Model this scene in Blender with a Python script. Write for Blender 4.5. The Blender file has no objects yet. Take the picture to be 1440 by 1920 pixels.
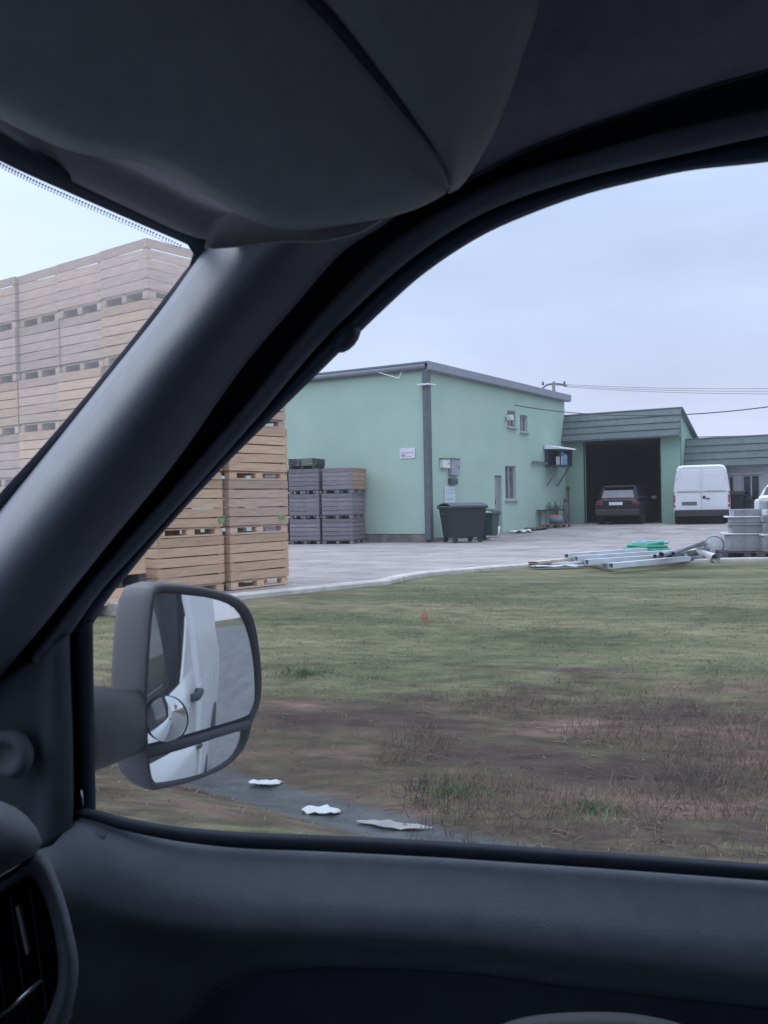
import bpy, bmesh, math, random
from mathutils import Vector, Matrix, noise
random.seed(7)
D = bpy.data
SC = bpy.context.scene
COL = SC.collection
R = math.radians

# ------------------------------------------------------------------ camera
FPX = 1780.0
EYE = Vector((0, 0, 1.2))
ROT = Matrix.Rotation(R(90 - 0.42), 3, 'X') @ Matrix.Rotation(R(-1.1), 3, 'Z')
cd = D.cameras.new('camera'); cam = D.objects.new('camera', cd); COL.objects.link(cam)
cd.sensor_fit = 'VERTICAL'; cd.sensor_height = 24; cd.lens = FPX / 1920 * 24
cd.clip_start = 0.01; cd.clip_end = 3000
cam.matrix_world = Matrix.Translation(EYE) @ ROT.to_4x4()
cd.dof.use_dof = True; cd.dof.focus_distance = 14.0; cd.dof.aperture_fstop = cd.lens / 1.9
SC.camera = cam
SC.render.resolution_x = 768; SC.render.resolution_y = 1024
SC.view_settings.view_transform = 'Standard'; SC.view_settings.look = 'None'
SC.view_settings.gamma = 1; SC.view_settings.exposure = 0.0

# ------------------------------------------------------------------ sky
SUN_EL, SUN_AZ = R(27), math.atan2(-.78, .42)
w = D.worlds.new('World'); SC.world = w; w.use_nodes = True
nt = w.node_tree; nt.nodes.clear()
def wn(t): return nt.nodes.new(t)
out = wn('ShaderNodeOutputWorld'); bg = wn('ShaderNodeBackground'); bg.inputs[1].default_value = 1.0
sky = wn('ShaderNodeTexSky'); sky.sky_type = 'NISHITA'; sky.sun_disc = False
sky.sun_elevation = SUN_EL; sky.sun_rotation = SUN_AZ
skm = wn('ShaderNodeVectorMath'); skm.operation = 'SCALE'; skm.inputs['Scale'].default_value = 0.008
nt.links.new(sky.outputs[0], skm.inputs[0])
tc = wn('ShaderNodeTexCoord'); sep = wn('ShaderNodeSeparateXYZ'); nt.links.new(tc.outputs['Generated'], sep.inputs[0])
ramp = wn('ShaderNodeValToRGB'); nt.links.new(sep.outputs['Z'], ramp.inputs[0])
cr = ramp.color_ramp
cr.elements[0].position = 0.0; cr.elements[0].color = (0.68, 0.72, 0.92, 1)
cr.elements[1].position = 1.0; cr.elements[1].color = (1.75, 1.95, 2.35, 1)
for p, c in ((0.07, (0.63, 0.69, 0.91)), (0.16, (0.58, 0.675, 0.92)), (0.30, (0.57, 0.70, 0.96)), (0.48, (0.95, 1.1, 1.4))):
    e = cr.elements.new(p); e.color = (*c, 1)
mp = wn('ShaderNodeMapping'); mp.inputs['Scale'].default_value = (1.5, 1.5, 5)
nz = wn('ShaderNodeTexNoise'); nz.inputs['Scale'].default_value = 2.2; nz.inputs['Detail'].default_value = 3
nt.links.new(tc.outputs['Generated'], mp.inputs[0]); nt.links.new(mp.outputs[0], nz.inputs[0])
mr = wn('ShaderNodeMapRange'); mr.inputs[3].default_value = 0.80; mr.inputs[4].default_value = 1.24
nt.links.new(nz.outputs[0], mr.inputs[0])
vm = wn('ShaderNodeVectorMath'); vm.operation = 'SCALE'; nt.links.new(ramp.outputs[0], vm.inputs[0]); nt.links.new(mr.outputs[0], vm.inputs['Scale'])
SUND = Vector((-.78, .42, .46)).normalized()
dt_ = wn('ShaderNodeVectorMath'); dt_.operation = 'DOT_PRODUCT'; nt.links.new(tc.outputs['Generated'], dt_.inputs[0]); dt_.inputs[1].default_value = SUND
mx_ = wn('ShaderNodeMath'); mx_.operation = 'MAXIMUM'; mx_.inputs[1].default_value = 0; nt.links.new(dt_.outputs['Value'], mx_.inputs[0])
pw = wn('ShaderNodeMath'); pw.operation = 'POWER'; pw.inputs[1].default_value = 5; nt.links.new(mx_.outputs[0], pw.inputs[0])
ma = wn('ShaderNodeMath'); ma.operation = 'MULTIPLY_ADD'; ma.inputs[1].default_value = 1.1; nt.links.new(pw.outputs[0], ma.inputs[0]); nt.links.new(mr.outputs[0], ma.inputs[2])
nt.links.new(ma.outputs[0], vm.inputs['Scale'])
ad = wn('ShaderNodeVectorMath'); ad.operation = 'ADD'; nt.links.new(vm.outputs[0], ad.inputs[0]); nt.links.new(skm.outputs[0], ad.inputs[1])
nt.links.new(ad.outputs[0], bg.inputs[0]); nt.links.new(bg.outputs[0], out.inputs[0])
sd = D.lights.new('sun', 'SUN'); sd.energy = 0.5; sd.angle = R(30); sd.color = (1, 0.95, 0.9)
so = D.objects.new('sun', sd); COL.objects.link(so); so.rotation_euler = SUND.to_track_quat('Z', 'Y').to_euler()

# ------------------------------------------------------------------ helpers
def ray(px, py):
    v = ROT @ Vector(((px - 720) / FPX, -(py - 960) / FPX, -1))
    return v / v.y
def at(px, py, Y): return EYE + ray(px, py) * Y
def gz(px, py, z=0.0):
    d = ray(px, py); return EYE + d * ((z - EYE.z) / d.z)
FW = Vector((-.975, .224, 0)).normalized(); NO = Vector((.224, .975, 0)).normalized()
LEAN, CPL = 0.15, 0.97
def side(px, py, off=0.0):
    d = ray(px, py); return EYE + d * ((CPL + off) / (d.dot(NO) + LEAN * d.z))
def vp(f, n, z): return EYE + FW * f + NO * n + Vector((0, 0, z))
def hit(px, py, p, n):
    d = ray(px, py); n = Vector(n); return EYE + d * ((Vector(p) - EYE).dot(n) / d.dot(n))

def catmull(pts, n, closed=False):
    P = [Vector(p) for p in pts]
    if closed: P = P + [P[0]]
    L = [0]
    for a, b in zip(P, P[1:]): L.append(L[-1] + (b - a).length)
    res = []
    cnt = n if closed else n - 1
    for i in range(n):
        s = L[-1] * i / cnt
        k = 0
        while k < len(P) - 2 and L[k + 1] < s: k += 1
        t = (s - L[k]) / max(1e-9, L[k + 1] - L[k])
        if closed:
            m = len(P) - 1
            p0, p1, p2, p3 = P[(k - 1) % m], P[k % m], P[(k + 1) % m], P[(k + 2) % m]
        else:
            p0 = P[k - 1] if k > 0 else P[k] * 2 - P[k + 1]
            p1, p2 = P[k], P[k + 1]
            p3 = P[k + 2] if k + 2 < len(P) else P[k + 1] * 2 - P[k]
        res.append(0.5 * ((2 * p1) + (p2 - p0) * t + (2 * p0 - 5 * p1 + 4 * p2 - p3) * t * t + (3 * p1 - p0 - 3 * p2 + p3) * t ** 3))
    return res

class MB:
    def __init__(s): s.v = []; s.f = []
    def add(s, vs, fs):
        b = len(s.v); s.v += [Vector(v) for v in vs]; s.f += [tuple(b + i for i in f) for f in fs]; return s
    def box(s, c, d, rot=None, taper=1.0):
        hx, hy, hz = d[0] / 2, d[1] / 2, d[2] / 2
        vs = []
        for sz in (-1, 1):
            k = taper if sz > 0 else 1.0
            for sx, sy in ((-1, -1), (1, -1), (1, 1), (-1, 1)):
                p = Vector((sx * hx * k, sy * hy * k, sz * hz))
                if rot: p = rot @ p
                vs.append(p + Vector(c))
        return s.add(vs, [(3, 2, 1, 0), (4, 5, 6, 7), (0, 1, 5, 4), (1, 2, 6, 5), (2, 3, 7, 6), (3, 0, 4, 7)])
    def tube(s, pts, r, n=10, cap=True, r2=None):
        P = [Vector(p) for p in pts]; vs = []; m = len(P)
        up = Vector((0, 0, 1))
        for i, p in enumerate(P):
            t = (P[min(i + 1, m - 1)] - P[max(i - 1, 0)]).normalized()
            u = t.cross(up)
            if u.length < .05: u = t.cross(Vector((1, 0, 0)))
            u.normalize(); w_ = u.cross(t)
            rr = r if r2 is None else r + (r2 - r) * i / (m - 1)
            for k in range(n):
                a = 2 * math.pi * k / n; vs.append(p + u * math.cos(a) * rr + w_ * math.sin(a) * rr)
        fs = [(i * n + k, i * n + (k + 1) % n, (i + 1) * n + (k + 1) % n, (i + 1) * n + k) for i in range(m - 1) for k in range(n)]
        if cap: fs += [tuple(range(n))[::-1], tuple((m - 1) * n + k for k in range(n))]
        return s.add(vs, fs)
    def prism(s, poly, d):
        n = len(poly); d = Vector(d); P = [Vector(p) for p in poly]
        return s.add(P + [p + d for p in P], [tuple(range(n))[::-1], tuple(range(n, 2 * n))] + [(i, (i + 1) % n, n + (i + 1) % n, n + i) for i in range(n)])
    def loft(s, rows, closed=False):
        n = len(rows[0]); m = len(rows); k = n if closed else n - 1
        vs = [p for r_ in rows for p in r_]
        return s.add(vs, [(i * n + j, i * n + (j + 1) % n, (i + 1) * n + (j + 1) % n, (i + 1) * n + j) for i in range(m - 1) for j in range(k)])
    def lathe(s, prof, c=(0, 0, 0), n=20, rot=None):
        rows = []
        for r_, z in prof:
            row = []
            for k in range(n):
                a = 2 * math.pi * k / n; p = Vector((math.cos(a) * r_, math.sin(a) * r_, z))
                if rot: p = rot @ p
                row.append(p + Vector(c))
            rows.append(row)
        return s.loft(rows, True)
    def build(s, name, m, parent=None, smooth=False, bevel=0, solid=0, world=False, subsurf=0, loc=None):
        me = D.meshes.new(name)
        inv = None
        if world and parent is not None: inv = XF[parent.name].inverted()
        vs = [(inv @ v) if inv else v for v in s.v]
        if loc is not None:
            L = Vector(loc); vs = [v - L for v in vs]
        me.from_pydata([tuple(v) for v in vs], [], s.f)
        bm = bmesh.new(); bm.from_mesh(me)
        if solid:  # thickness
            bmesh.ops.recalc_face_normals(bm, faces=bm.faces)
        else:
            bmesh.ops.recalc_face_normals(bm, faces=bm.faces)
        bm.to_mesh(me); bm.free()
        me.materials.append(m)
        o = D.objects.new(name, me); COL.objects.link(o)
        if loc is not None: o.location = loc
        if parent is not None: o.parent = parent; XF[o.name] = XF.get(parent.name, Matrix())
        else: XF[o.name] = Matrix.Translation(loc) if loc is not None else Matrix()
        if smooth:
            for p in me.polygons: p.use_smooth = True
        if solid:
            md = o.modifiers.new('thick', 'SOLIDIFY'); md.thickness = abs(solid); md.offset = 0
        if bevel:
            md = o.modifiers.new('bev', 'BEVEL'); md.width = bevel; md.segments = 3; md.limit_method = 'ANGLE'; md.angle_limit = R(35)
        if subsurf:
            md = o.modifiers.new('sub', 'SUBSURF'); md.levels = subsurf; md.render_levels = subsurf
        return o
XF = {}
def tag(o, label, cat, group=None, kind=None):
    if label: o['label'] = label
    if cat: o['category'] = cat
    if group: o['group'] = group
    if kind: o['kind'] = kind
    return o
def thing(name, label, cat, loc=(0, 0, 0), rz=0.0, group=None):
    o = D.objects.new(name, None); COL.objects.link(o); o.location = loc; o.rotation_euler = (0, 0, rz)
    o.empty_display_size = .2
    XF[o.name] = Matrix.Translation(loc) @ Matrix.Rotation(rz, 4, 'Z')
    return tag(o, label, cat, group)
def copy_tree(src, loc, rz, label, group=None):
    r_ = src.copy(); COL.objects.link(r_); r_.location = loc; r_.rotation_euler = (0, 0, rz)
    r_['label'] = label
    if group: r_['group'] = group
    for ch in list(src.children):
        c = ch.copy(); COL.objects.link(c); c.parent = r_
        for g in list(ch.children):
            d = g.copy(); COL.objects.link(d); d.parent = c
    return r_

MATS = {}
def mat(name, col, rough=.7, var=.12, scale=6.0, bump=0.0, bscale=60.0, metal=0.0, col2=None, stretch=(1, 1, 1), spec=.5, rnd=0.0, island=0.0, detail=5):
    if name in MATS: return MATS[name]
    m = D.materials.new(name); m.use_nodes = True; t = m.node_tree; b = t.nodes['Principled BSDF']
    N_ = t.nodes.new; L = t.links.new
    b.inputs['Roughness'].default_value = rough; b.inputs['Metallic'].default_value = metal
    b.inputs['Specular IOR Level'].default_value = spec
    co = N_('ShaderNodeTexCoord'); mpg = N_('ShaderNodeMapping'); mpg.inputs['Scale'].default_value = stretch
    L(co.outputs['Object'], mpg.inputs[0])
    ns = N_('ShaderNodeTexNoise'); ns.inputs['Scale'].default_value = scale; ns.inputs['Detail'].default_value = detail; L(mpg.outputs[0], ns.inputs[0])
    c2 = col2 or tuple(c * (1 - 2.2 * var) for c in col)
    c1 = col if col2 else tuple(min(1, c * (1 + var)) for c in col)
    rp = N_('ShaderNodeValToRGB'); rp.color_ramp.elements[0].position = .3; rp.color_ramp.elements[1].position = .7
    rp.color_ramp.elements[0].color = (*c2, 1); rp.color_ramp.elements[1].color = (*c1, 1); L(ns.outputs[0], rp.inputs[0])
    cur = rp.outputs[0]
    for amt, kind in ((rnd, 'o'), (island, 'i')):
        if amt:
            if kind == 'o': q = N_('ShaderNodeObjectInfo').outputs['Random']
            else: q = N_('ShaderNodeNewGeometry').outputs['Random Per Island']
            mm = N_('ShaderNodeMapRange'); mm.inputs[3].default_value = 1 - amt; mm.inputs[4].default_value = 1 + amt; L(q, mm.inputs[0])
            sc = N_('ShaderNodeVectorMath'); sc.operation = 'SCALE'; L(cur, sc.inputs[0]); L(mm.outputs[0], sc.inputs['Scale']); cur = sc.outputs[0]
    L(cur, b.inputs['Base Color'])
    rm = N_('ShaderNodeMapRange'); rm.inputs[3].default_value = max(.03, rough - .08); rm.inputs[4].default_value = min(1, rough + .08)
    L(ns.outputs[0], rm.inputs[0]); L(rm.outputs[0], b.inputs['Roughness'])
    if bump:
        n2 = N_('ShaderNodeTexNoise'); n2.inputs['Scale'].default_value = bscale; n2.inputs['Detail'].default_value = 3; L(mpg.outputs[0], n2.inputs[0])
        bp = N_('ShaderNodeBump'); bp.inputs['Strength'].default_value = bump; bp.inputs['Distance'].default_value = .01
        L(n2.outputs[0], bp.inputs['Height']); L(bp.outputs[0], b.inputs['Normal'])
    MATS[name] = m; return m
def glass(name, tint=(1, 1, 1), refl=.06, rough=0.02, gr=.5, haze=0.0):
    m = D.materials.new(name); m.use_nodes = True; t = m.node_tree; t.nodes.clear()
    o = t.nodes.new('ShaderNodeOutputMaterial'); mx = t.nodes.new('ShaderNodeMixShader')
    tr = t.nodes.new('ShaderNodeBsdfTransparent'); tr.inputs[0].default_value = (*tint, 1)
    gl = t.nodes.new('ShaderNodeBsdfGlossy'); gl.inputs['Roughness'].default_value = rough
    lw = t.nodes.new('ShaderNodeLayerWeight'); lw.inputs[0].default_value = .12
    mr_ = t.nodes.new('ShaderNodeMapRange'); mr_.inputs[3].default_value = refl * .4; mr_.inputs[4].default_value = gr
    ns = t.nodes.new('ShaderNodeTexNoise'); ns.inputs['Scale'].default_value = 3
    t.links.new(lw.outputs['Fresnel'], mr_.inputs[0]); t.links.new(mr_.outputs[0], mx.inputs[0])
    if haze:
        tl = t.nodes.new('ShaderNodeBsdfTranslucent'); tl.inputs[0].default_value = (.9, .9, .9, 1); m2 = t.nodes.new('ShaderNodeMixShader')
        hr = t.nodes.new('ShaderNodeMapRange'); hr.inputs[3].default_value = haze * .7; hr.inputs[4].default_value = haze * 1.3; t.links.new(ns.outputs[0], hr.inputs[0]); t.links.new(hr.outputs[0], m2.inputs[0])
        t.links.new(tr.outputs[0], m2.inputs[1]); t.links.new(tl.outputs[0], m2.inputs[2]); t.links.new(m2.outputs[0], mx.inputs[1])
    else: t.links.new(tr.outputs[0], mx.inputs[1])
    t.links.new(gl.outputs[0], mx.inputs[2]); t.links.new(mx.outputs[0], o.inputs[0])
    return m
def mirror_mat():
    m = D.materials.new('mirror_silver'); m.use_nodes = True; b = m.node_tree.nodes['Principled BSDF']
    b.inputs['Base Color'].default_value = (.64, .68, .69, 1); b.inputs['Metallic'].default_value = 1
    ns = m.node_tree.nodes.new('ShaderNodeTexNoise'); ns.inputs['Scale'].default_value = 30
    mr_ = m.node_tree.nodes.new('ShaderNodeMapRange'); mr_.inputs[3].default_value = .0; mr_.inputs[4].default_value = .05
    m.node_tree.links.new(ns.outputs[0], mr_.inputs[0]); m.node_tree.links.new(mr_.outputs[0], b.inputs['Roughness'])
    return m

# ------------------------------------------------------------------ terrain
def smooth(a, b, x):
    t = max(0, min(1, (x - a) / (b - a))); return t * t * (3 - 2 * t)
PROF = [(-60, -.5), (-7, -.5), (-5, -.58), (-4, -.55), (4.0, -.57), (4.3, -.59), (4.6, -.60), (5.2, -.66), (6.2, -.66), (7.4, -.47), (9, -.25), (10.5, -.10), (11.6, -.01), (12.5, 0), (9999, 0)]
def height(x, y):
    n = .224 * x + .975 * y
    z = 0
    for (a, za), (b, zb) in zip(PROF, PROF[1:]):
        if a <= n <= b: z = za + (zb - za) * smooth(a, b, n); break
    m = .64 * x + .76 * y
    if 2.3 < n < 8: z -= .10 * math.exp(-((m - 4.31) / .35) ** 2)
    z += .27 * smooth(26, 36.5, .531 * x + .847 * y)
    if n > 2.3 and n < 12: z += .03 * noise.noise(Vector((x * .9, y * .9, 0))) + .012 * noise.noise(Vector((x * 4, y * 4, 3)))
    return z
def axis(vals):
    r_ = []
    for a, b, st in vals:
        x = a
        while x < b - 1e-6: r_.append(x); x += st
    r_.append(vals[-1][1]); return r_
def sheet(xs, ys, dz=0.0, keep=None):
    mb = MB(); idx = {}; vs = []; fs = []
    for j, y in enumerate(ys):
        for i, x in enumerate(xs): vs.append((x, y, height(x, y) + dz))
    n = len(xs)
    for j in range(len(ys) - 1):
        for i in range(n - 1):
            fs.append((j * n + i, j * n + i + 1, (j + 1) * n + i + 1, (j + 1) * n + i))
    mb.add(vs, fs); return mb
def ground_material():
    m = D.materials.new('verge_ground'); m.use_nodes = True; t = m.node_tree; b = t.nodes['Principled BSDF']
    N_ = t.nodes.new; L = t.links.new
    b.inputs['Roughness'].default_value = .95; b.inputs['Specular IOR Level'].default_value = .15
    geo = N_('ShaderNodeNewGeometry')
    def dot(v):
        d = N_('ShaderNodeVectorMath'); d.operation = 'DOT_PRODUCT'; L(geo.outputs['Position'], d.inputs[0]); d.inputs[1].default_value = v; return d.outputs['Value']
    cmb = N_('ShaderNodeCombineXYZ')
    n_, f_ = dot((.224, .975, 0)), dot((-.975, .224, 0))
    fs_ = N_('ShaderNodeMath'); fs_.operation = 'MULTIPLY'; fs_.inputs[1].default_value = .30; L(f_, fs_.inputs[0])
    L(n_, cmb.inputs[0]); L(fs_.outputs[0], cmb.inputs[1])
    def nse(s, d=5, off=0):
        q = N_('ShaderNodeTexNoise'); q.inputs['Scale'].default_value = s; q.inputs['Detail'].default_value = d; q.inputs['Roughness'].default_value = .62
        if off:
            a = N_('ShaderNodeVectorMath'); a.operation = 'ADD'; a.inputs[1].default_value = (off, off, 0); L(cmb.outputs[0], a.inputs[0]); L(a.outputs[0], q.inputs[0])
        else: L(cmb.outputs[0], q.inputs[0])
        return q.outputs[0]
    def ramp_(src, els):
        r_ = N_('ShaderNodeValToRGB'); c = r_.color_ramp
        while len(c.elements) > 1: c.elements.remove(c.elements[-1])
        c.elements[0].position, c.elements[0].color = els[0][0], (*els[0][1], 1)
        for p, k in els[1:]:
            e = c.elements.new(p); e.color = (*k, 1)
        L(src, r_.inputs[0]); return r_.outputs[0]
    def mixc(f, a, bb):
        q = N_('ShaderNodeMix'); q.data_type = 'RGBA'; L(f, q.inputs[0]); L(a, q.inputs[6]); L(bb, q.inputs[7]); return q.outputs[2]
    def math_(op, a, bb=None, c=None):
        q = N_('ShaderNodeMath'); q.operation = op
        for i, v in enumerate((a, bb, c)):
            if v is None: continue
            if isinstance(v, (int, float)): q.inputs[i].default_value = v
            else: L(v, q.inputs[i])
        return q.outputs[0]
    def band(v, lo, hi, so):  # 1 inside
        a = N_('ShaderNodeMapRange'); a.interpolation_type = 'SMOOTHSTEP'; a.inputs[1].default_value = lo - so; a.inputs[2].default_value = lo + so; L(v, a.inputs[0])
        c = N_('ShaderNodeMapRange'); c.interpolation_type = 'SMOOTHSTEP'; c.inputs[1].default_value = hi - so; c.inputs[2].default_value = hi + so; c.inputs[3].default_value = 1; c.inputs[4].default_value = 0; L(v, c.inputs[0])
        return math_('MULTIPLY', a.outputs[0], c.outputs[0])
    green = ramp_(nse(1.1), [(.3, (.050, .062, .033)), (.43, (.095, .103, .056)), (.56, (.155, .147, .088)), (.72, (.215, .185, .122))])
    fine = ramp_(nse(9, 6, 11), [(.3, (.55, .55, .55)), (.7, (1.3, 1.3, 1.25))])
    brown = ramp_(nse(1.6, 6, 5), [(.28, (.020, .016, .014)), (.42, (.055, .038, .033)), (.52, (.070, .060, .040)), (.6, (.110, .074, .062)), (.78, (.20, .15, .125))])
    verge = ramp_(nse(1.8, 6, 23), [(.3, (.07, .07, .04)), (.55, (.16, .145, .085)), (.75, (.21, .175, .115))])
    wob = math_('ADD', math_('MULTIPLY', math_('SUBTRACT', nse(.5, 3, 31), .5), 3.6), math_('MULTIPLY', math_('SUBTRACT', nse(3.5, 5, 51), .5), 3.2))
    nn = math_('ADD', n_, wob)
    c = mixc(band(nn, 4.8, 7.9, .6), green, brown)
    c = mixc(band(nn, -3, 4.6, .5), c, verge)
    mm_ = math_('ADD', dot((.64, .76, 0)), math_('MULTIPLY', math_('SUBTRACT', nse(1.2, 3, 40), .5), .25))
    wet = math_('MULTIPLY', band(mm_, 4.12, 4.5, .07), band(n_, 2.5, 6.9, .3))
    wc = N_('ShaderNodeRGB'); wc.outputs[0].default_value = (.055, .062, .07, 1)
    c = mixc(wet, c, wc.outputs[0])
    ml = N_('ShaderNodeMix'); ml.data_type = 'RGBA'; ml.blend_type = 'MULTIPLY'; ml.inputs[0].default_value = 1; L(c, ml.inputs[6]); L(fine, ml.inputs[7])
    L(ml.outputs[2], b.inputs['Base Color'])
    rr = N_('ShaderNodeMapRange'); rr.inputs[3].default_value = .95; rr.inputs[4].default_value = .35; L(wet, rr.inputs[0]); L(rr.outputs[0], b.inputs['Roughness'])
    bp = N_('ShaderNodeBump'); bp.inputs['Strength'].default_value = .6; bp.inputs['Distance'].default_value = .04; L(nse(7, 6, 2), bp.inputs['Height']); L(bp.outputs[0], b.inputs['Normal'])
    return m
xs = axis([(-900, -60, 120), (-60, -12, 6), (-12, -5, .6), (-5, 8, .16), (8, 20, 1), (20, 80, 6), (80, 900, 120)])
ys = axis([(-900, -60, 120), (-60, -6, 5), (-6, 2, .5), (2, 13, .16), (13, 42, 1), (42, 100, 8), (100, 1200, 150)])
tag(sheet(xs, ys).build('ground', ground_material(), smooth=True), None, None, kind='structure')

def yard_material():
    m = D.materials.new('yard_paving'); m.use_nodes = True; t = m.node_tree; b = t.nodes['Principled BSDF']; N_ = t.nodes.new; L = t.links.new
    b.inputs['Roughness'].default_value = .85; b.inputs['Specular IOR Level'].default_value = .3
    co = N_('ShaderNodeTexCoord'); mpg = N_('ShaderNodeMapping'); mpg.inputs['Rotation'].default_value = (0, 0, R(32)); L(co.outputs['Object'], mpg.inputs[0])
    wv = N_('ShaderNodeTexNoise'); wv.inputs['Scale'].default_value = 1.5; L(mpg.outputs[0], wv.inputs[0])
    dv = N_('ShaderNodeMix'); dv.data_type = 'VECTOR'; dv.inputs[0].default_value = .06; L(mpg.outputs[0], dv.inputs[4]); L(wv.outputs['Color'], dv.inputs[5])
    br = N_('ShaderNodeTexBrick'); br.inputs['Scale'].default_value = 1.0; br.inputs['Brick Width'].default_value = 3.0; br.inputs['Row Height'].default_value = 1.0
    br.inputs['Mortar Size'].default_value = .022; br.inputs['Mortar Smooth'].default_value = .4; br.offset = .5
    br.inputs['Color1'].default_value = (.31, .285, .285, 1); br.inputs['Color2'].default_value = (.37, .34, .335, 1); br.inputs['Mortar'].default_value = (.13, .12, .115, 1)
    L(dv.outputs[1], br.inputs[0])
    n2 = N_('ShaderNodeTexNoise'); n2.inputs['Scale'].default_value = .8; n2.inputs['Detail'].default_value = 7; n2.inputs['Roughness'].default_value = .65; L(mpg.outputs[0], n2.inputs[0])
    rp = N_('ShaderNodeValToRGB'); rp.color_ramp.elements[0].position = .3; rp.color_ramp.elements[0].color = (.62, .62, .64, 1); rp.color_ramp.elements[1].position = .68; rp.color_ramp.elements[1].color = (1.15, 1.12, 1.1, 1); L(n2.outputs[0], rp.inputs[0])
    ml = N_('ShaderNodeMix'); ml.data_type = 'RGBA'; ml.blend_type = 'MULTIPLY'; ml.inputs[0].default_value = 1; L(br.outputs[0], ml.inputs[6]); L(rp.outputs[0], ml.inputs[7]); L(ml.outputs[2], b.inputs['Base Color'])
    bp = N_('ShaderNodeBump'); bp.inputs['Strength'].default_value = .3; bp.inputs['Distance'].default_value = .02; L(n2.outputs[0], bp.inputs['Height']); L(bp.outputs[0], b.inputs['Normal'])
    return m
KERB = [(-9.5, 16.2), (-3.6, 12.0), (-2.9, 11.7), (-1.75, 12.75), (-.8, 13.7), (.1, 14.6), (.35, 15.6), (1.3, 16.5), (2.8, 17.6), (5.5, 17.9), (8, 18.0), (14, 17.0), (40, 12)]
def yard_poly():
    bm = bmesh.new()
    kp = catmull([(x, y, 0) for x, y in KERB], 60)
    poly = [bm.verts.new((p.x, p.y, 0)) for p in kp] + [bm.verts.new(p) for p in ((60, 60, 0), (-30, 60, 0), (-30, 20, 0))]
    f = bm.faces.new(poly); bmesh.ops.triangulate(bm, faces=[f])
    for d, st in (((1, 0, 0), 2.0), ((0, 1, 0), 2.0)):
        for k in range(-15, 32):
            bmesh.ops.bisect_plane(bm, geom=bm.verts[:] + bm.edges[:] + bm.faces[:], plane_co=Vector(d) * k * st, plane_no=d)
    for v in bm.verts: v.co.z = max(0, height(v.co.x, v.co.y)) + .02
    me = D.meshes.new('yard'); bm.to_mesh(me); bm.free(); me.materials.append(yard_material())
    o = D.objects.new('yard', me); COL.objects.link(o); tag(o, None, None, kind='structure'); return kp
kp = yard_poly()
km = mat('kerb_concrete', (.52, .49, .47), .85, .12, 5, .3, 40)
mb = MB(); rows = []
for i, p in enumerate(kp[:52]):
    t = (kp[min(i + 1, 59)] - kp[max(i - 1, 0)]).normalized(); u = Vector((t.y, -t.x, 0)); z = max(0, height(p.x, p.y))
    rows.append([p + u * .13 + Vector((0, 0, -.25)), p + u * .13 + Vector((0, 0, z + .05)), p + u * .11 + Vector((0, 0, z + .07)), p - u * .09 + Vector((0, 0, z + .07)), p - u * .1 + Vector((0, 0, z - .02))])
tag(mb.loft(rows).build('kerb', km), None, None, kind='structure')
# road under the van
mb = MB(); rows = []
for f in range(-80, 90, 5):
    rows.append([EYE * 0 + FW * f + NO * n + Vector((0, 0, z)) for n, z in ((-5.0, -.60), (-4.6, -.52), (-1.5, -.50), (1.5, -.51), (3.9, -.53), (4.1, -.64))])
tag(mb.loft(rows).build('road', mat('asphalt', (.14, .14, .155), .8, .14, 1.2, .35, 80, stretch=(1, 2.5, 1)), smooth=True), None, None, kind='structure')

# grass tufts : uncountable
def grass():
    mb = MB(); rnd = random.Random(3)
    for i in range(70000):
        Y = 3.6 + 11.5 * rnd.random() ** .9; X = rnd.uniform(-.42, .45) * (Y + 1) ; n = .224 * X + .975 * Y
        if n < 4.15 or n > 13.5: continue
        inside = False
        dens = noise.noise(Vector((X * .5, n * 1.3, 1)))
        if 5.0 < n < 7.7 and rnd.random() < .8: continue
        if Y > 11 and X < 0 and n > 11.0: continue
        if dens < -.25 and rnd.random() < .6: continue
        z = height(X, Y); a = rnd.uniform(0, 6.28); h = rnd.uniform(.008, .024); wd = .003 + .003 * rnd.random()
        c, s_ = math.cos(a), math.sin(a); lx, ly = rnd.gauss(0, .03), rnd.gauss(0, .03)
        mb.add([(X - c * wd, Y - s_ * wd, z - .01), (X + c * wd, Y + s_ * wd, z - .01), (X + lx, Y + ly, z + h)], [(0, 1, 2)])
    tag(mb.build('grass', mat('grass_blades', (.24, .24, .14), .9, .2, .8, island=.2, spec=.1)), 'short patchy winter grass between the road verge and the yard kerb', 'grass', kind='stuff')
grass()

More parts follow.
